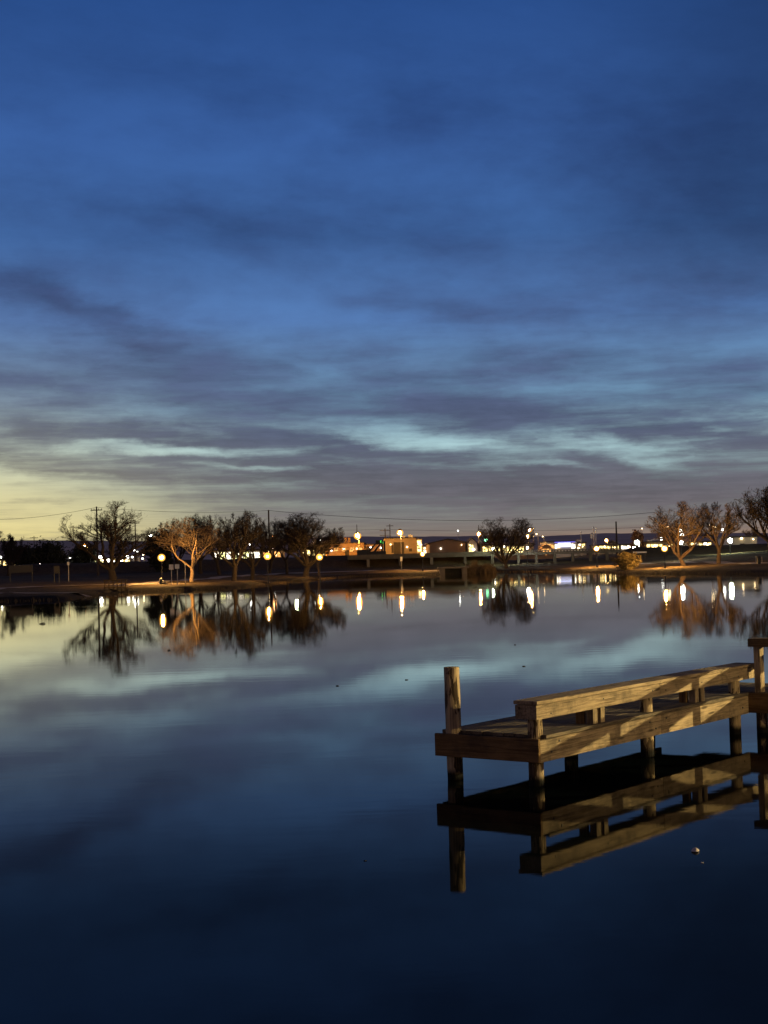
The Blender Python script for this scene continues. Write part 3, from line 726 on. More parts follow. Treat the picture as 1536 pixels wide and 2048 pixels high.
# tan flat-roofed building
t_, ft, h, wd = quad_building('warehouse', 'tan flat-roofed building with large dark door beneath the amber street lamp', 'building', 767, 833, 1077, 390, 24, 'wall_tan')
ft('door', 788, 808, 1084, 1108, 'door_dark'); ft('door', 783, 787, 1090, 1106, 'door_dark'); ft('window', 818, 824, 1097, 1103, 'door_dark')
obj('rooftop_unit', box((wd * .33, 5, h + .6), (1.1, 1.1, .8)), 'sign_white', t_); obj('rooftop_unit', box((wd * .12, 6, h + .5), (.8, .8, .6)), 'sign_white', t_)
t_, ft, h, wd = quad_building('annex', 'tall narrow pale lit annex right of the tan flat-roofed building', 'building', 833.5, 844, 1079, 388, 14, 'wall_white')
ft('glow_panel', 835, 842, 1081, 1103, 'window_panel_yellow')  # glowing panel paints the lamplight on this pale side wall
t_, ft, h, wd = quad_building('shed', 'low bright shed between the pale annex and the gabled shed', 'building', 845, 858, 1093, 400, 10, 'wall_white')
ft('glow_panel', 847, 857, 1101, 1107, 'window_panel_white')  # glowing strip stands for lamplight along the foot of the wall
# gabled shed
t_, ft, h, wd = quad_building('warehouse', 'brown metal shed with shallow gabled roof behind the bridge', 'building', 859, 933, 1086, 340, 28, 'wall_brown', pitched=.85)
ft('trim', 931.5, 933, 1087, 1106, 'roof_dark')
t_, ft, h, wd = quad_building('annex', 'small pale lit house with gabled roof right of the brown gabled shed', 'building', 935, 954, 1086, 350, 12, 'wall_white', pitched=1.1)
ft('window', 938, 941, 1089, 1104, 'window_panel_yellow'); ft('window', 943, 946, 1089, 1104, 'window_panel_yellow')
# lit shop behind lone tree
t_, ft, h, wd = quad_building('shop', 'long low shop with yellow lit front behind the lone bare tree', 'shop', 962, 1066, 1089, 350, 14, 'wall_tan')
for x in (966, 978, 990, 1002, 1014, 1026, 1038): ft('window', x, x + 9, 1093, 1106, 'window_panel_yellow' if x % 4 else 'window_panel_white')
ft('fascia', 964, 1064, 1089.5, 1091.5, 'sign_white')
# road lit under bridge
# arched orange shed
D = 330
A = at(1093.5, 1104, D); gz = G(A.x, D); wv_ = 20 * D / F; hv = at(1093, 1089, D).z - gz
ar = thing('arched_shed', 'orange-lit arched shed left of the white building with blue sign', 'shed', (A.x, D, gz))
bm = bmesh.new(); pts = [(-wv_ / 2, 0)] + [(-wv_ / 2 * math.cos(PI * i / 12), hv - 1.1 + 1.1 * math.sin(PI * i / 12)) for i in range(13)] + [(wv_ / 2, 0)]
fv = [bm.verts.new((x, 0, z)) for x, z in pts]; bv = [bm.verts.new((x, 9, z)) for x, z in pts]
bm.faces.new(fv); bm.faces.new(bv[::-1])
for i in range(len(pts) - 1): bm.faces.new((fv[i], bv[i], bv[i + 1], fv[i + 1]))
obj('wall', bm, 'wall_orange', ar); obj('rim', tube((-wv_ / 2 - .02, -.1, 0), (-wv_ / 2 - .02, -.1, hv - 1.1), .1, .1, 6), 'roof_dark', ar)
obj('glow_panel', box((0, -.04, hv * .45), (wv_ * .86, .06, hv * .5)), 'window_panel_orange', ar)  # emission paints the orange lamplight on the shed front
# white building, blue sign
t_, ft, h, wd = quad_building('shop', 'white shop with glowing blue and white sign right of the arched shed', 'shop', 1094, 1153, 1084, 360, 16, 'wall_white')
ft('sign', 1116, 1141, 1085.5, 1094, 'sign_bluewhite', .2); ft('sign', 1109, 1150, 1083, 1085, 'sign_blue', .16)
ft('window', 1097, 1107, 1088, 1097, 'window_panel_orange'); ft('window', 1110, 1114.5, 1089, 1097, 'window_panel_white'); ft('window', 1143.5, 1150, 1088, 1097, 'window_panel_white')
t_, ft, h, wd = quad_building('shop', 'small white house with rooftop unit right of the blue sign shop', 'building', 1154, 1172, 1086, 362, 10, 'wall_white')
ft('window', 1157, 1161, 1088, 1091, 'window_panel_white'); ft('window', 1164, 1169, 1088, 1091, 'window_panel_yellow')
obj('rooftop_unit', box((-.3, 3, h + .5), (1, 1, .7)), 'sign_white', t_)
# low lit shopping strip right
t_, ft, h, wd = quad_building('shop', 'low shop strip with bright windows left of the dark utility pole', 'shop', 1196, 1238, 1090.5, 350, 14, 'wall_tan')
for x in (1199, 1207, 1215, 1223, 1231): ft('window', x, x + 6, 1092, 1098, ('window_panel_white', 'window_panel_yellow')[x % 2])
t_, ft, h, wd = quad_building('shop', 'low shop strip with bright windows behind the yellow shrub', 'shop', 1240, 1290, 1089, 355, 14, 'wall_tan')
for x in (1243, 1251, 1259, 1277): ft('window', x, x + 6.5, 1091.5, 1098, ('window_panel_yellow', 'window_panel_white')[x % 2])
t_, ft, h, wd = quad_building('shop', 'low shop with sloped lit canopy behind the amber lamp of the right bank', 'shop', 1291, 1352, 1084, 360, 14, 'wall_tan')
for x in (1294, 1302, 1310, 1318, 1338): ft('window', x, x + 6, 1088.5, 1096, ('window_panel_yellow', 'window_panel_orange')[x % 2])
p0 = at(1293, 1081, 360); p1 = at(1322, 1077, 360)
obj('canopy', box((0, 0, 0), (29 * 360 / F, 3, .35), 0, .03), 'wall_white', t_, ((p0.x + p1.x) / 2 - t_.location.x, -1.8, (p0.z + p1.z) / 2 - t_.location.z), (0, -.14, 0))
t_, ft, h, wd = quad_building('shop', 'low lit strip building between the lit forked tree and the dark tree', 'shop', 1376, 1425, 1084, 330, 12, 'wall_tan')
for x in (1380, 1389, 1398, 1407, 1416): ft('window', x, x + 7, 1085.5, 1090, ('window_panel_yellow', 'window_panel_white')[x % 2])
t_, ft, h, wd = quad_building('house', 'pale yellow-lit flat building beside the very bright greenish lamp', 'building', 1466, 1514, 1074.5, 262, 12, 'wall_white')
ft('vent', 1480, 1489, 1087, 1090, 'door_dark')
# tower frame with orange lights
D = 320; A = at(1428, 1090, D); gz = G(A.x, D)
tw = thing('sign_tower', 'slim lit tower with small orange lamps in the dark tree on the right bank', 'tower', (A.x, D, gz))
tz = at(1428, 1051, D).z - gz
for sx in (-.55, .55): obj('leg', tube((sx, 0, 0), (sx, 0, tz), .1, .08, 6), 'wall_white', tw)
for k in range(5): obj('lamp', ball((-.8 + .4 * k, -.1, tz + .1 - .12 * k), .12, 1), 'bulb_small', tw)
for k in range(3): obj('crossbar', box((0, 0, tz * (.4 + .2 * k)), (1.08, .08, .1)), 'grey_metal', tw)
# pylon sign
D = 360; A = at(1184.5, 1090, D); gz = G(A.x, D)
py = thing('pylon_sign', 'narrow white pylon sign left of two thin poles', 'sign', (A.x, D, gz))
zt = at(1184, 1066, D).z - gz; zb = at(1184, 1077, D).z - gz
obj('post', tube((0, .1, 0), (0, .1, zb), .12, .12, 6), 'grey_metal', py); obj('panel', box((0, 0, (zt + zb) / 2), (.55, .3, zt - zb), 0, .03), 'sign_white', py)
for px, py0, lb in ((1188.5, 1055, 'thin pale flagpole, left one of the two beside the white pylon sign'), (1192.5, 1057, 'thin pale flagpole, right one of the two beside the white pylon sign'), (1163, 1065, 'thin pale flagpole behind the small white house')):
    D = 355; A = at(px, 1092, D); gz = G(A.x, D); zt = at(px, py0, D).z - gz
    fp = thing('flagpole', lb, 'pole', (A.x, D, gz), 0, 'thin pale poles')
    obj('pole', tube((0, 0, 0), (0, 0, zt), .12, .08, 8), 'sign_white', fp); obj('finial', ball((0, 0, zt + .1), .15, 1), 'sign_white', fp)
# traffic light
D = 330; A = at(972, 1080, D); gz = G(A.x, D); h = A.z - gz
tl = thing('traffic_light', 'green traffic light above the pale greenish globe lamp', 'traffic light', (A.x, D, gz))
obj('pole', tube((-1.2, .2, 0), (-1.2, .2, h + .4), .1, .08, 8), 'grey_metal', tl); obj('arm', tube((-1.2, .2, h + .35), (.1, .2, h + .5), .06, .05, 6), 'grey_metal', tl)
obj('housing', box((0, .15, h + .35), (.4, .3, 1.2), 0, .03), 'black_metal', tl); obj('lens', ball((0, -.05, h), .34, 2), 'bulb_green', tl)
# left shops
t_, ft, h, wd = quad_building('shop', 'long low shop with yellow lit front at the left edge behind the levee', 'shop', -30, 68, 1118.5, 300, 12, 'wall_tan')
for x in (-22, -6, 7, 19, 27, 36, 46, 55): ft('window', x, x + 7.5, 1122, 1131, ('window_lime', 'window_panel_yellow')[x % 2])
t_, ft, h, wd = quad_building('shop', 'low yellow-lit shop behind the big bare tree', 'shop', 158, 262, 1117, 310, 12, 'wall_tan')
for x in (162, 172, 183, 197, 211, 224, 238, 250): ft('window', x, x + 9, 1120, 1129, ('window_panel_yellow', 'window_lime')[x % 2])
t_, ft, h, wd = quad_building('shop', 'lime-yellow lit shop seen through the twin-trunk tree', 'shop', 424, 520, 1101, 320, 12, 'wall_tan')
for x in (428, 440, 452, 464, 476, 488, 500, 510): ft('window', x, x + 9, 1104, 1118, ('window_lime', 'window_panel_white')[(x // 4) % 2])
t_, ft, h, wd = quad_building('shop', 'small amber-lit shop between the twin-trunk tree and the dense bare tree', 'shop', 524, 562, 1100, 325, 12, 'wall_tan')
for x in (527, 537, 547, 555): ft('window', x, x + 6, 1103, 1114, ('window_panel_yellow', 'window_panel_orange')[x % 2])
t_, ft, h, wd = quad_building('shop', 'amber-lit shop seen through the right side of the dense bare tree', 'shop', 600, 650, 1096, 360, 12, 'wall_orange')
for x in (604, 614, 624, 634, 642): ft('window', x, x + 6, 1100, 1111, ('window_panel_yellow', 'window_panel_orange')[x % 2])

# ------------------------------------------------------------------ bridge / causeway
D = 247.0
A = at(695, 1110, D); B = at(1242, 1098, D)
br = thing('road_bridge', 'long low dark bridge with solid parapet and posts behind the far bank', 'bridge', (A.x, D, 0))
Lb = B.x - A.x; ztop = 3.22; zd0 = 2.42
x1 = at(1000, 1105, D).x - A.x
obj('deck', box((Lb / 2, 2.5, (zd0 + 2.62) / 2), (Lb, 5, .2), 0, .03), 'dark_concrete', br)
obj('parapet', box((x1 / 2, 0.1, (2.625 + ztop) / 2), (x1, .2, ztop - 2.625), 0, .02), 'dark_concrete', br)
bm = bmesh.new()
bm_box(bm, ((x1 + Lb) / 2, .1, 3.12), (Lb - x1 - .1, .16, .12)); bm_box(bm, ((x1 + Lb) / 2, .1, 2.76), (Lb - x1 - .1, .16, .24))
xx = x1 + .3
while xx < Lb: bm_box(bm, (xx, .1, 2.97), (.2, .12, .178)); xx += .52
obj('railing', bm, 'dark_concrete', br)
for px in (736, 800, 863, 930, 985, 1037, 1073, 1110, 1146, 1182, 1215):
    xp = at(px, 1110, D).x - A.x; gz = G(A.x + xp, D)
    zt_ = 2.418
    obj('pier', box((xp, .5, (gz - .3 + zt_) / 2), (.5 if px < 900 else .42, 1.0, zt_ - gz + .3), 0, .03), 'concrete' if px in (736, 863) else 'dark_concrete', br)
# road lit under the bridge, further back
p0 = at(990, 1112, 268); p1 = at(1250, 1106, 268)
v = []; f_ = []
for i in range(21):
    x = p0.x + (p1.x - p0.x) * i / 20
    for j, y in enumerate((266, 274, 284)): v.append((x, y, G(x, y) + .05))
    if i:
        for j in range(2): f_.append(((i - 1) * 3 + j, i * 3 + j, i * 3 + j + 1, (i - 1) * 3 + j + 1))
tag(obj('road', (v, f_), 'asphalt'), kind='structure')
t_, ft, h, wd = quad_building('retaining_wall', 'low orange-lit wall seen below the bridge rail right of the lone tree', 'wall', 992, 1108, 1107, 288, 1.0, 'wall_orange')
for x in (1000, 1020, 1045, 1070, 1090): ft('lamp', x, x + 3, 1108.5, 1110, 'window_panel_orange', .25)

# culvert
D = 211; A = at(880, 1140, D); B = at(934, 1140, D); gz = 0
cu = thing('culvert', 'small concrete culvert bridge with dark opening at the far water edge', 'culvert', (A.x, D, 0))
Lb = B.x - A.x; zt = at(900, 1134, D).z
obj('slab', box((Lb / 2, 1.0, zt - .11), (Lb + .6, 2.6, .22), 0, .03), 'concrete', cu)
for xx in (.35, Lb - .35): obj('abutment', box((xx, 1.0, (zt - .22 - .5) / 2 - .002), (.7, 2.2, zt - .22 + .5), 0, .03), 'concrete', cu)
obj('back_wall', box((Lb / 2, 2.4, (zt - .24 - .5) / 2), (Lb - .8, .2, zt - .22 + .46)), 'door_dark', cu)
obj('post', tube((Lb - .2, -.1, zt), (Lb - .2, -.1, zt + .75), .06, .06, 6), 'concrete', cu)

# ------------------------------------------------------------------ utility poles and wires
def upole(px, ptop, D, label, arms=1, r=.17, awid=2.2):
    c = at(px, ptop, D); gz = G(c.x, D); h = c.z - gz
    t_ = thing('utility_pole', label, 'utility pole', (c.x, D, gz), 0, 'utility poles')
    obj('pole', tube((0, 0, -.2), (0, 0, h), r, r * .7, 10), 'pole_wood', t_)
    for k in range(arms):
        ca = obj('crossarm', box((0, -.18, h - .55 - 1.3 * k), (awid, .12, .14)), 'pole_wood', t_)
        for sx in (-.45, -.2, .2, .45): obj('insulator', tube((sx * awid, -.18, h - .475 - 1.3 * k), (sx * awid, -.18, h - .28 - 1.3 * k), .05, .04, 6), 'grey_metal', ca)
    return c
a = upole(193, 1013, 222, 'tall dark utility pole standing in the crown of the big bare tree', 1, .15, 1.7)
upole(270, 1040, 262, 'shorter utility pole in the right side of the big bare tree', 1, .13, 1.6)
b = upole(537, 1020, 238, 'tall dark utility pole right of the twin-trunk tree', 0, .17)
c = upole(770, 1057, 400, 'utility pole with crossarms left of the tan flat-roofed building', 2, .18, 3.0)
upole(779.5, 1048, 420, 'taller thin utility pole behind the pole with crossarms', 1, .16, 2.0)
upole(1232, 1043, 290, 'dark utility pole rising behind the yellow shrub', 0, .2)
d1 = upole(68, 1072, 420, 'distant utility pole with wide crossarm on the left skyline', 1, .14, 2.2)
upole(86, 1076, 480, 'farther utility pole, right of the wide-armed one on the left skyline', 1, .13, 2.0)
upole(713.5, 1049, 430, 'thin utility pole rising behind the large orange street lamp', 0, .13)
upole(957, 1050, 420, 'thin utility pole behind the orange street lamp with lit pole', 0, .12)
def wire(p, q, sag, label, r=.022):
    p, q = Vector(p), Vector(q); n = 24; bm = bmesh.new(); prev = None
    v = []; f_ = []
    dirv = (q - p).normalized(); sidev = dirv.cross(Vector((0, 0, 1))).normalized()
    for i in range(n + 1):
        t = i / n; c_ = p.lerp(q, t) - Vector((0, 0, sag * 4 * t * (1 - t)))
        for k in range(4): v.append(tuple(c_ + sidev * r * math.cos(k * PI / 2) + Vector((0, 0, r * math.sin(k * PI / 2)))))
        if i:
            for k in range(4): f_.append(((i - 1) * 4 + k, (i - 1) * 4 + (k + 1) % 4, i * 4 + (k + 1) % 4, i * 4 + k))
    return tag(obj('power_line', (v, f_), 'wire'), label, 'wire', 'power lines')
wire(at(-60, 1039, 222), at(193, 1014.5, 222), .6, 'power line from the left edge to the pole in the big bare tree')
wire(at(193, 1014.5, 222), at(537, 1021, 238), .5, 'power line between the two tall utility poles on the left')
wire(at(537, 1021, 238), at(1345, 1021, 262), 1.7, 'longest power line, from the pole by the twin-trunk tree to the right bank trees', .03)
wire(at(600, 1057, 400), at(770, 1058.5, 400), .3, 'power line reaching the crossarm pole from the left', .03)
wire(at(770, 1058.5, 400), at(1420, 1046, 400), 1.2, 'lower power line from the crossarm pole towards the right bank', .03)
wire(at(-40, 1096, 420), at(68, 1074, 420), .4, 'power line reaching the wide-armed pole at the far left', .025)

# ------------------------------------------------------------------ trees
def grow(seed, H, S, trunk_r, fork, limbs, kids=(8, 7, 6), spread=0.75, wob=0.15, twig=0.013, droop=0.0, limb_len=0.62, trunks=1, lean=0.0):
    """bare tree: returns two (verts, faces): wood of trunk and limbs, and the crown of branches and twigs, fitted to height H and spread S"""
    rng = random.Random(seed)
    main = []; fine = []; ends = []         # lists of polylines [(pos, radius), ...]
    def poly(p, d, L, r0, r1, nseg, up):
        pts = [(p.copy(), r0)]; q = p.copy(); dd = d.copy()
        for i in range(nseg):
            wb = wob if nseg != 4 else wob * .3
            dd = dd + Vector((rng.gauss(0, wb), rng.gauss(0, wb), rng.gauss(0, wb * .7) + up))
            dd.normalize(); q = q + dd * (L / nseg)
            pts.append((q.copy(), r0 + (r1 - r0) * (i + 1) / nseg))
        return pts
    def perp(d, ang):
        a = Vector((rng.gauss(0, 1), rng.gauss(0, 1), rng.gauss(0, 1))); a = (a - d * a.dot(d)).normalized()
        return (d * math.cos(ang) + a * math.sin(ang)).normalized()
    def sub(parent, level, L, rad):
        n = kids[level]
        n = max(2, int(round(n * rng.uniform(.75, 1.25))))
        m_ = len(parent) - 1
        for k in range(n):
            t = 0.22 + 0.78 * (k + rng.random()) / n
            i = min(m_ - 1, int(t * m_)); fr = t * m_ - i
            p = parent[i][0].lerp(parent[i + 1][0], fr); pr = parent[i][1] + (parent[i + 1][1] - parent[i][1]) * fr
            d = (parent[i + 1][0] - parent[i][0]).normalized()
            nd = perp(d, rng.uniform(.32, .85) * (1.0 if level < 2 else 1.15)); nd.z += .12; nd.normalize()
            if nd.z < -.15: nd.z *= -.3; nd.normalize()
            l2 = L * rng.uniform(.6, 1.1) * (1.15 - .45 * t)
            r2 = min(pr * .72, rad)
            last = level == len(kids) - 1
            pl = poly(p, nd, l2, r2, max(twig * .33, r2 * .35), 3 if level < 2 else 2, .07 - droop)
            fine.append(pl)
            if last:                       # thin end twigs
                for q_ in range(2):
                    tt = rng.uniform(.25, 1.0); i0 = min(len(pl) - 2, int(tt * (len(pl) - 1)))
                    p2 = pl[i0][0].lerp(pl[i0 + 1][0], rng.random()); dd2 = perp((pl[-1][0] - pl[0][0]).normalized(), rng.uniform(.15, .55))
                    dd2.z += .1; ll = l2 * rng.uniform(.5, 1.1)
                    ends.append([(p2, twig * .30), (p2 + dd2 * ll, twig * .16)])
            if not last: sub(pl, level + 1, l2 * .62, r2 * .52)
    for tk in range(trunks):
        ox = (tk - (trunks - 1) / 2) * trunk_r * 3.2
        base = Vector((ox, 0, -0.15))
        d0 = Vector((lean + (tk - (trunks - 1) / 2) * .35, rng.uniform(-.1, .1), 1)).normalized()
        tr = poly(base, d0, fork, trunk_r * 1.18, trunk_r * .9, 4, 0)
        # root flare
        tr.insert(0, (base - Vector((0, 0, .12)), trunk_r * 1.7)); main.append(tr)
        top = tr[-1][0]
        a0 = rng.uniform(0, 6.28)
        for k in range(limbs):
            a = a0 + 2 * PI * k / limbs + rng.uniform(-.35, .35)
            tilt = spread * rng.uniform(.45, 1.2)
            d = Vector((math.cos(a) * math.sin(tilt), math.sin(a) * math.sin(tilt), math.cos(tilt)))
            p = tr[-1][0].lerp(tr[-2][0], rng.uniform(0, .5))
            L = H * limb_len * rng.uniform(.85, 1.15)
            lm = poly(p, d, L, trunk_r * rng.uniform(.5, .68), trunk_r * .14, 6, .035)
            main.append(lm); sub(lm, 0, L * .55, trunk_r * .30)
    allp = np.array([p[:] for pl in fine for p, _ in pl])
    lo = np.percentile(allp, 2.0, axis=0); hi = np.percentile(allp, 98.2, axis=0)
    sz = H / hi[2]; sx = S / (hi[0] - lo[0]); cxm = (hi[0] + lo[0]) / 2 * sx * .6
    def mesh(lists, n):
        V = []; Fc = []
        for pl in lists:
            b0 = len(V); m_ = len(pl)
            ax0 = (pl[-1][0] - pl[0][0]).normalized()
            s1 = ax0.cross(Vector((.31, .87, .2))).normalized(); s2 = ax0.cross(s1)
            for p, r in pl:
                r = max(r, twig * .15)
                k = max(0, min(1, p.z / (fork * 1.2)))
                px_ = p.x * (1 + (sx - 1) * k) - cxm * k; py_ = p.y * (1 + (sx - 1) * k); pz_ = p.z * sz
                for j in range(n):
                    a = 2 * PI * j / n
                    V.append((px_ + r * (s1.x * math.cos(a) + s2.x * math.sin(a)), py_ + r * (s1.y * math.cos(a) + s2.y * math.sin(a)), pz_ + r * (s1.z * math.cos(a) + s2.z * math.sin(a))))
            for i in range(m_ - 1):
                for j in range(n):
                    Fc.append((b0 + i * n + j, b0 + i * n + (j + 1) % n, b0 + (i + 1) * n + (j + 1) % n, b0 + (i + 1) * n + j))
        return V, Fc
    keep = []
    for pl in fine + ends:                # a rounded, ragged outline
        p = pl[-1][0]; x_ = p.x * sx - cxm; y_ = p.y * sx; z_ = p.z * sz
        q = abs(x_ / (S * .53)) ** 3 + abs(y_ / (S * .55)) ** 3 + abs((z_ - .56 * H) / (.47 * H)) ** 3
        if q < rng.uniform(.95, 1.25): keep.append(pl)
    return mesh(main, 9), mesh(keep, 3)
def bare_tree(px, D, ptop, px0, px1, label, seed, bark='bark_dark', twigm=None, group='bare trees round the pond', name='bare_tree', dz=0, **kw):
    b = Gp(px, D); top = at(px, ptop, D); H = top.z - b.z; S = (px1 - px0) * D / F
    tk, cr = grow(seed, H, S, **kw)
    t_ = thing(name, label, 'tree', (b.x, b.y, b.z + dz), 0, group)
    obj('trunk', tk, bark, t_, smooth=True); obj('crown', cr, twigm or bark, t_)
    return t_
bare_tree(226, 166, 1008, 128, 312, 'big dark bare tree with low spreading limbs on the left bank', 11, trunk_r=.42, fork=1.7, limbs=6, kids=(7, 6, 5, 4), spread=.85, limb_len=.66, twig=0.035)
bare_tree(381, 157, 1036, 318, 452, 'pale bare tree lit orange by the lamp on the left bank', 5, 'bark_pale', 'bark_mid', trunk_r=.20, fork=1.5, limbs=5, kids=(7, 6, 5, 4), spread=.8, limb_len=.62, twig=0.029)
bare_tree(400, 225, 1031, 335, 448, 'dark bare tree standing behind the pale lit tree', 8, trunk_r=.3, fork=2.0, limbs=6, kids=(7, 6, 5, 4), spread=.75, twig=.02)
bare_tree(438, 218, 1034, 392, 492, 'dark bare tree behind the leaning trunk of the twin pair', 19, trunk_r=.26, fork=1.8, limbs=6, kids=(7, 6, 5, 4), spread=.75, twig=.034)
bare_tree(538, 226, 1040, 498, 582, 'dark bare tree behind the tall utility pole', 29, trunk_r=.24, fork=1.8, limbs=6, kids=(7, 6, 5, 4), spread=.75, twig=.034)
bare_tree(352, 232, 1040, 316, 398, 'dark bare tree behind the left limbs of the pale lit tree', 37, trunk_r=.24, fork=1.8, limbs=6, kids=(7, 6, 5, 4), spread=.75, twig=.034)
bare_tree(466, 170, 1024, 412, 528, 'dark bare tree with leaning trunk, left one of the twin pair', 23, trunk_r=.27, fork=1.9, limbs=5, kids=(7, 6, 5, 4), spread=.62, limb_len=.68, twig=0.034, lean=.12)
bare_tree(503, 176, 1034, 455, 560, 'dark bare tree, right one of the twin pair beside the tall utility pole', 31, trunk_r=.25, fork=1.7, limbs=5, kids=(7, 6, 5, 4), spread=.7, limb_len=.66, twig=0.034, lean=.08)
bare_tree(573, 212, 1036, 540, 640, 'bare tree with slim straight trunk behind the dense bare tree', 41, trunk_r=.2, fork=2.2, limbs=5, kids=(7, 6, 5, 4), spread=.7, twig=.02)
bare_tree(610, 200, 1030, 548, 700, 'broad dense bare tree on the far bank left of the orange plant', 52, trunk_r=.36, fork=1.6, limbs=8, kids=(8, 7, 6, 4), spread=.85, limb_len=.62, twig=0.038, droop=.01)
bare_tree(637, 208, 1085, 618, 662, 'small pale bare tree behind the lamp at the right of the dense bare tree', 57, 'bark_mid', trunk_r=.12, fork=1.6, limbs=4, kids=(7, 6, 5), spread=.6, twig=0.034)
bare_tree(1013, 226, 1037, 962, 1072, 'lone round bare tree in front of the bridge', 63, 'bark_dark', trunk_r=.30, fork=.9, limbs=8, kids=(7, 6, 5, 4), spread=.62, limb_len=.72, twig=0.038)
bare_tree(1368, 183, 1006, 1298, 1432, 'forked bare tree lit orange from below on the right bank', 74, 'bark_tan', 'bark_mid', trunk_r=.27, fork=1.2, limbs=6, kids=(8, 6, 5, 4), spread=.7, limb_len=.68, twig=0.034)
bare_tree(1437, 182, 1008, 1388, 1486, 'dark bare tree with leaning trunk right of the lit forked tree', 85, 'bark_mid', trunk_r=.25, fork=1.9, limbs=5, kids=(7, 6, 5, 4), spread=.62, limb_len=.68, twig=0.034, lean=.0)
bare_tree(1545, 172, 970, 1474, 1620, 'large dark bare tree cut by the right edge of the photo', 97, 'bark_dark', trunk_r=.4, fork=2.4, limbs=7, kids=(7, 6, 5, 4), spread=.8, limb_len=.62, twig=0.038)
bare_tree(15, 240, 1066, -28, 52, 'dark bushy bare tree at the left edge behind the levee', 105, trunk_r=.22, fork=1.2, limbs=7, kids=(7, 6, 5, 4), spread=.8, twig=0.050, dz=0)
bare_tree(1225, 345, 1081, 1214, 1238, 'tiny orange-lit bare tree left of the dark utility pole', 111, 'bark_tan', trunk_r=.12, fork=.8, limbs=5, kids=(8, 6, 5), spread=.6, twig=0.052)
bare_tree(1508, 275, 1056, 1490, 1532, 'pinkish lit bare tree behind the pale yellow building', 115, 'bark_tan', trunk_r=.15, fork=1.6, limbs=6, kids=(7, 6, 5, 4), spread=.6, twig=.02)

def leafy(px, D, ptop, px0, px1, label, seed, leaf, n, ls, name, cat='tree', gap=.35, trunk=.15, low=0.1, blade=False, group=None, kind=None):
    """crown of many small leaf faces in uneven clumps"""
    rng = random.Random(seed); b = Gp(px, D); top = at(px, ptop, D); H = top.z - b.z; S = (px1 - px0) * D / F; cx = ((px0 + px1) / 2 - px) * D / F
    t_ = thing(name, label, cat, tuple(b), 0, group)
    bm = bmesh.new(); bm_tube(bm, (0, 0, -.2), (0, 0, H * .55), trunk, trunk * .4, 8)
    for k in range(7):
        a = rng.uniform(0, 6.28); bm_tube(bm, (0, 0, H * rng.uniform(.12, .35)), (math.cos(a) * S * .3, math.sin(a) * S * .3, H * rng.uniform(.5, .85)), trunk * .4, trunk * .12, 6)
    obj('trunk', bm, 'bark_dark', t_)
    V = []; Fc = []
    cl = []
    for k in range(38):
        a = rng.uniform(0, 6.28); u_ = rng.uniform(-1, 1); rr = rng.uniform(.35, 1) ** .6
        hz = .5 + .5 * u_ * rr
        wv2 = math.sqrt(max(.05, 1 - (2 * hz - 1) ** 2)) * rng.uniform(.5, 1)
        cl.append((cx + math.cos(a) * wv2 * S * .42, math.sin(a) * wv2 * S * .42, H * (low + (1 - low) * hz * .93), S * rng.uniform(.08, .2)))
    wisps = []
    if blade:
        for k in range(150):
            a = rng.uniform(0, 6.28); tl = rng.uniform(.05, .75); L0 = H * rng.uniform(.45, 1.12)
            wisps.append((Vector((math.cos(a) * math.sin(tl) * S / H * .75, math.sin(a) * math.sin(tl) * S / H * .75, math.cos(tl))) * L0, Vector((cx + rng.gauss(0, S * .14), rng.gauss(0, S * .14), 0))))
    for i in range(n):
        c_ = cl[rng.randrange(len(cl))]
        if blade:
            wd_, w0 = wisps[rng.randrange(150)]; tt = rng.random() ** .6; q_ = w0 + wd_ * tt
            c_ = (q_.x, q_.y, max(.05, q_.z - .18 * H * tt * tt), S * .035)
        p = Vector((c_[0] + rng.gauss(0, c_[3] * .55), c_[1] + rng.gauss(0, c_[3] * .55), c_[2] + rng.gauss(0, c_[3] * .6)))
        if p.z < .05: continue
        d = Vector((rng.gauss(0, 1), rng.gauss(0, 1), rng.gauss(-.6 if blade else 0, .6))).normalized()
        s = d.cross(Vector((rng.gauss(0, 1), rng.gauss(0, 1), rng.gauss(0, 1)))).normalized()
        L = ls * rng.uniform(.6, 1.4); W_ = L * (.14 if blade else .5)
        k = len(V); V += [tuple(p), tuple(p + d * L * .5 + s * W_), tuple(p + d * L), tuple(p + d * L * .5 - s * W_)]; Fc.append((k, k + 1, k + 2, k + 3))
    obj('crown', (V, Fc), leaf, t_)
    return t_
leafy(1253, 178, 1100, 1228, 1281, 'yellow-brown willowy shrub at the water edge below the dark utility pole', 3, 'leaf_willow', 9000, .26, 'willow_shrub', 'shrub', trunk=.08, low=.03, blade=True)
leafy(320, 245, 1060, 288, 352, 'dark evergreen tree behind the amber lamp on the left bank', 4, 'leaf_evergreen', 9000, .30, 'evergreen_tree')
leafy(98, 285, 1091, 58, 138, 'broad dark evergreen bush behind the levee on the left', 5, 'leaf_evergreen', 9000, .34, 'evergreen_tree', low=.02)
leafy(44, 290, 1098, 8, 72, 'low dark evergreen bush above the yellow shopfront on the left', 8, 'leaf_evergreen', 6000, .34, 'evergreen_tree', low=.25)
leafy(165, 300, 1090, 138, 198, 'dark evergreen bush behind the left limbs of the big bare tree', 18, 'leaf_evergreen', 6000, .34, 'evergreen_tree', low=.02)
leafy(1276, 350, 1060, 1263, 1289, 'orange-lit leafy tree beside the tall pale street lamp', 6, 'leaf_orange_lit', 5000, .30, 'orange_lit_tree')
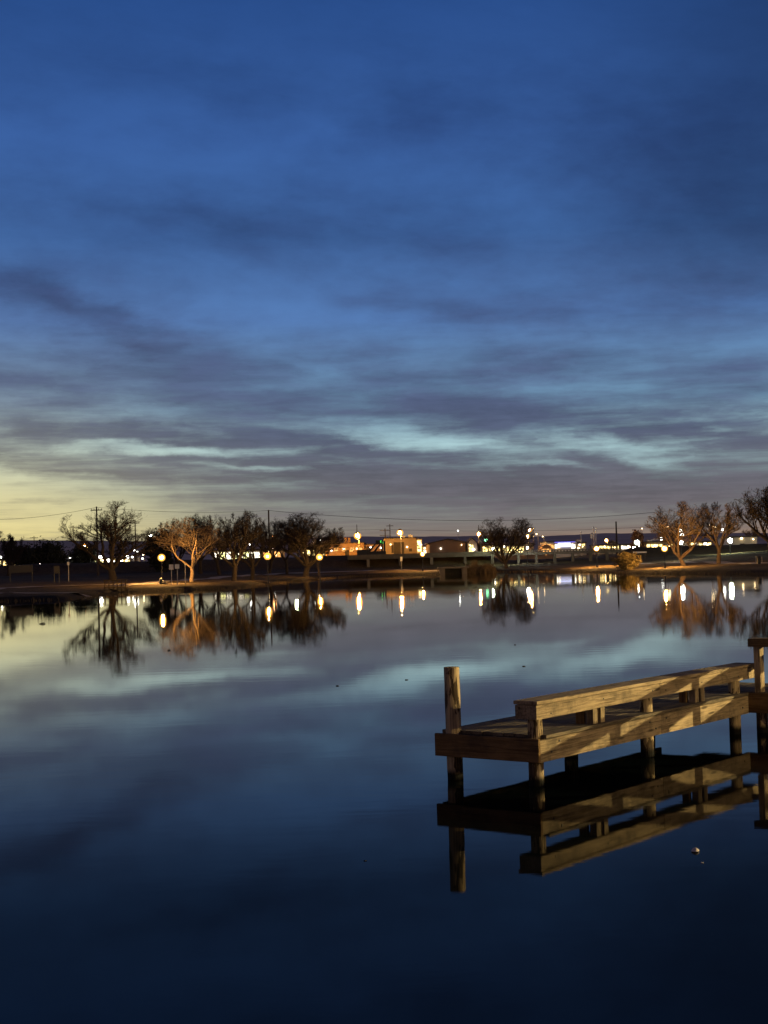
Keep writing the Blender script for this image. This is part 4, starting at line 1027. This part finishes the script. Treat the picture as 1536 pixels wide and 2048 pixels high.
# reeds
rng = random.Random(9); V = []; Fc = []
tufts = [(936 + 58 * rng.random(), 213 + 11 * rng.random() ** 1.5, rng.uniform(.45, 1.15), rng.uniform(1.2, 4.5)) for _ in range(46)]
for i in range(3600):
    tx, tD, th, tw = tufts[rng.randrange(46)]
    px = tx + rng.gauss(0, tw * .5); D = tD + rng.gauss(0, .25); b = at(px, 1140, D); z0 = max(G(b.x, D), -.1)
    h = th * rng.uniform(.7, 1.9) * max(.3, 1 - .3 * abs((px - 962) / 28)); lx = rng.gauss(0, .2) * h; ly = rng.gauss(0, .1) * h; w_ = rng.uniform(.012, .03)
    k = len(V); V += [(b.x - w_, D, z0), (b.x + w_, D, z0), (b.x + lx * .5 + w_ * .8, D + ly * .5, z0 + h * .6), (b.x + lx * .5 - w_ * .8, D + ly * .5, z0 + h * .6), (b.x + lx, D + ly, z0 + h)]
    Fc += [(k, k + 1, k + 2, k + 3), (k + 3, k + 2, k + 4)]
tag(obj('reeds', (V, Fc), 'reed'), kind='stuff')
# rank grass along the waterline
rng = random.Random(12); V = []; Fc = []
for i in range(len(POND)):
    a = Vector(POND[i]); b = Vector(POND[(i + 1) % len(POND)])
    if a.y < 70: continue
    for k in range(int((b - a).length * 26)):
        p = a.lerp(b, rng.random()); c0 = Vector((p.x * 0, 0)); n_ = Vector((-(b - a).y, (b - a).x)).normalized()
        q = p - n_ * rng.uniform(-.1, 1.6)
        z0 = G(q.x, q.y) if k % 4 == 0 else z0 if k else G(q.x, q.y)
        h = rng.uniform(.08, .38); w_ = rng.uniform(.012, .03); lx = rng.gauss(0, .1)
        j = len(V); V += [(q.x - w_, q.y, z0 - .05), (q.x + w_, q.y, z0 - .05), (q.x + lx, q.y + rng.gauss(0, .06), z0 + h)]; Fc.append((j, j + 1, j + 2))
tag(obj('bank_grass', (V, Fc), 'reed'), kind='stuff')

# ------------------------------------------------------------------ small things on the far bank
D = 141
A = at(233, 1178, D)
fp = thing('fishing_platform', 'small dark fishing platform with railing at the left water edge', 'platform', (A.x, D, 0))
wd = 44 * D / F; zr = at(233, 1160, D).z
obj('deck', box((0, .2, .48), (wd, 1.7, .1), 0, .01), 'dark_board', fp)
obj('top_rail', box((0, -.6, zr), (wd + .1, .12, .09), 0, .01), 'dark_board', fp)
for k in range(6): obj('post', box((-wd / 2 + .06 + (wd - .12) * k / 5, -.6, (zr - .6) / 2), (.09, .09, zr + .5), 0, .005), 'dark_board', fp)
for sx in (-1, 1): obj('leg', tube((sx * wd * .4, .8, -.5), (sx * wd * .4, .8, .428), .08, .08, 8), 'dark_board', fp)
# concrete ramp
A = at(325, 1181, 142.5)
tag(obj('boat_ramp', box((0, 0, 0), (2.6, 1.5, .16), 0, .02), 'path_concrete', None, (A.x, 142.9, .10), (.06, 0, .05)), 'pale concrete slab at the water edge below the left amber lamp', 'ramp')
def panel_sign(px0, px1, y0, y1, ybot, D, label, posts, mat, name='sign'):
    A = at((px0 + px1) / 2, y1, D); gz = G(A.x, D)
    t_ = thing(name, label, 'sign', (A.x, D, gz))
    za, zb = at(px0, y1, D).z - gz, at(px0, y0, D).z - gz; wd = (px1 - px0) * D / F
    zb = max(zb, za + .2)
    obj('panel', box((0, -.06, (za + zb) / 2), (wd, .05, zb - za), 0, .008), mat, t_)
    for k in range(posts):
        x = 0 if posts == 1 else -wd * .46 + wd * .92 * k / (posts - 1)
        obj('post', tube((x, 0, -.1), (x, 0, zb), .045, .045, 8), mat if mat == 'sign_grey' else 'grey_metal', t_)
    return t_
panel_sign(18, 66, 1131, 1146, 1160, 165, 'wide grey signboard on two posts on the left lawn', 2, 'sign_grey')
t_ = panel_sign(108, 118.5, 1132, 1147, 1158, 160, 'narrow grey double sign right of the wide signboard', 2, 'sign_grey')
panel_sign(134.5, 139, 1124, 1130.5, 1158, 165, 'small white sign on a thin post left of the big bare tree', 1, 'sign_white')
panel_sign(338.5, 347, 1129, 1139.5, 1166, 148, 'white park sign, left one of the pair by the pale lit tree', 1, 'sign_white')
panel_sign(350, 359, 1128.5, 1137.5, 1166, 147, 'white park sign, right one of the pair by the pale lit tree', 1, 'sign_white')
panel_sign(800.5, 805, 1113.5, 1122.5, 1138, 232, 'small white sign on a post in front of the bridge', 1, 'sign_white')
A = Gp(370, 149); t_ = thing('bollard', 'thin grey post between the white park signs and the pale lit tree', 'post', tuple(A))
obj('post', tube((0, 0, -.1), (0, 0, 2.0), .04, .04, 8), 'grey_metal', t_); obj('cap', ball((0, 0, 2.02), .05, 1), 'grey_metal', t_)
A = Gp(321, 149.5); t_ = thing('fire_hydrant', 'small dark hydrant at the foot of the left amber lamp', 'hydrant', tuple(A))
obj('body', tube((0, 0, 0), (0, 0, .5), .13, .11, 10), 'black_metal', t_); obj('bonnet', ball((0, 0, .52), .12, 2), 'sign_white', t_); obj('outlet', tube((-.22, 0, .33), (.22, 0, .33), .06, .06, 8), 'black_metal', t_)
A = Gp(327.5, 149.2); bm = ball((0, 0, .1), .26, 2, .7)
rng = random.Random(2)
for v_ in bm.verts: v_.co += Vector((rng.uniform(-.04, .04), rng.uniform(-.04, .04), rng.uniform(-.04, .04)))
tag(obj('rock', bm, 'dark_concrete', None, tuple(A)), 'dark rock beside the hydrant under the left amber lamp', 'rock')
A = Gp(1518, 165); t_ = thing('trash_barrel', 'dark trash barrel between two short posts on the right bank', 'barrel', tuple(A))
obj('barrel', tube((0, 0, 0), (0, 0, .8), .2, .22, 12), 'black_metal', t_); obj('rim', tube((0, 0, .8), (0, 0, .84), .24, .24, 12), 'black_metal', t_)
for sx in (-.34, .34): obj('post', tube((sx, 0, -.1), (sx, 0, .85), .035, .035, 6), 'grey_metal', t_)
A = Gp(1280, 235); t_ = thing('lit_barrier', 'low pale lit barrier right of the yellow shrub', 'barrier', (A.x, 235, A.z))
zb = at(1280, 1104.5, 235).z - A.z
obj('rail', box((0, 0, zb), (27 * 235 / F, .2, .25), 0, .03), 'sign_white', t_)
for sx in (-.9, .9): obj('post', box((sx, .12, zb / 2 - .07), (.12, .1, zb - .1)), 'sign_grey', t_)

# ------------------------------------------------------------------ things floating on the pond
def lump(name, px, py, size, sz, mat, label, cat, seed, group=None):
    p = on_z(px, py); rng = random.Random(seed); bm = ball((0, 0, 0), size, 3, sz)
    for v_ in bm.verts:
        k = 1 + .22 * math.sin(v_.co.x / size * 3 + seed) * math.sin(v_.co.y / size * 2.3 + 1) + rng.uniform(-.07, .07)
        v_.co.x *= k; v_.co.y *= k; v_.co.z *= k
        v_.co.z = max(v_.co.z, -.12 * size * sz) * (1.25 if abs(v_.co.x - .2 * size) < .35 * size else .8)
        if v_.co.x < 0: v_.co.x *= 1.35
    return tag(obj(name, bm, mat, None, (p[0], p[1], size * sz * .35), (0, 0, seed)), label, cat, group)
lump('foam_chunk', 1391, 1703, .034, .5, 'foam', 'crumpled white chunk floating on the dark water below the pier reflection', 'litter', 1)
for k, (px, py, s, lb) in enumerate([(1047, 1333, .035, 'round dark leaf floating above the near end of the kerb rail'), (813, 1360, .03, 'small dark leaf floating left of the tall pile'),
                                     (675, 1372, .03, 'small dark leaf floating on the bright cloud reflection left of the pier'), (85, 1248, .12, 'dark floating clump near the left bank'),
                                     (1030, 1290, .03, 'tiny leaf floating below the reflection of the lone tree'), (338, 1301, .05, 'dark leaf floating under the reflection of the pale lit tree'),
                                     (1404, 1726, .012, 'tiny pale leaf just below the white chunk'), (730, 1722, .012, 'tiny leaf on the dark water left of the pier')]):
    lump('floating_leaf', px, py, s, .35, 'leaf_litter' if k != 6 else 'foam', lb, 'leaf', k + 3, 'leaves floating on the pond')
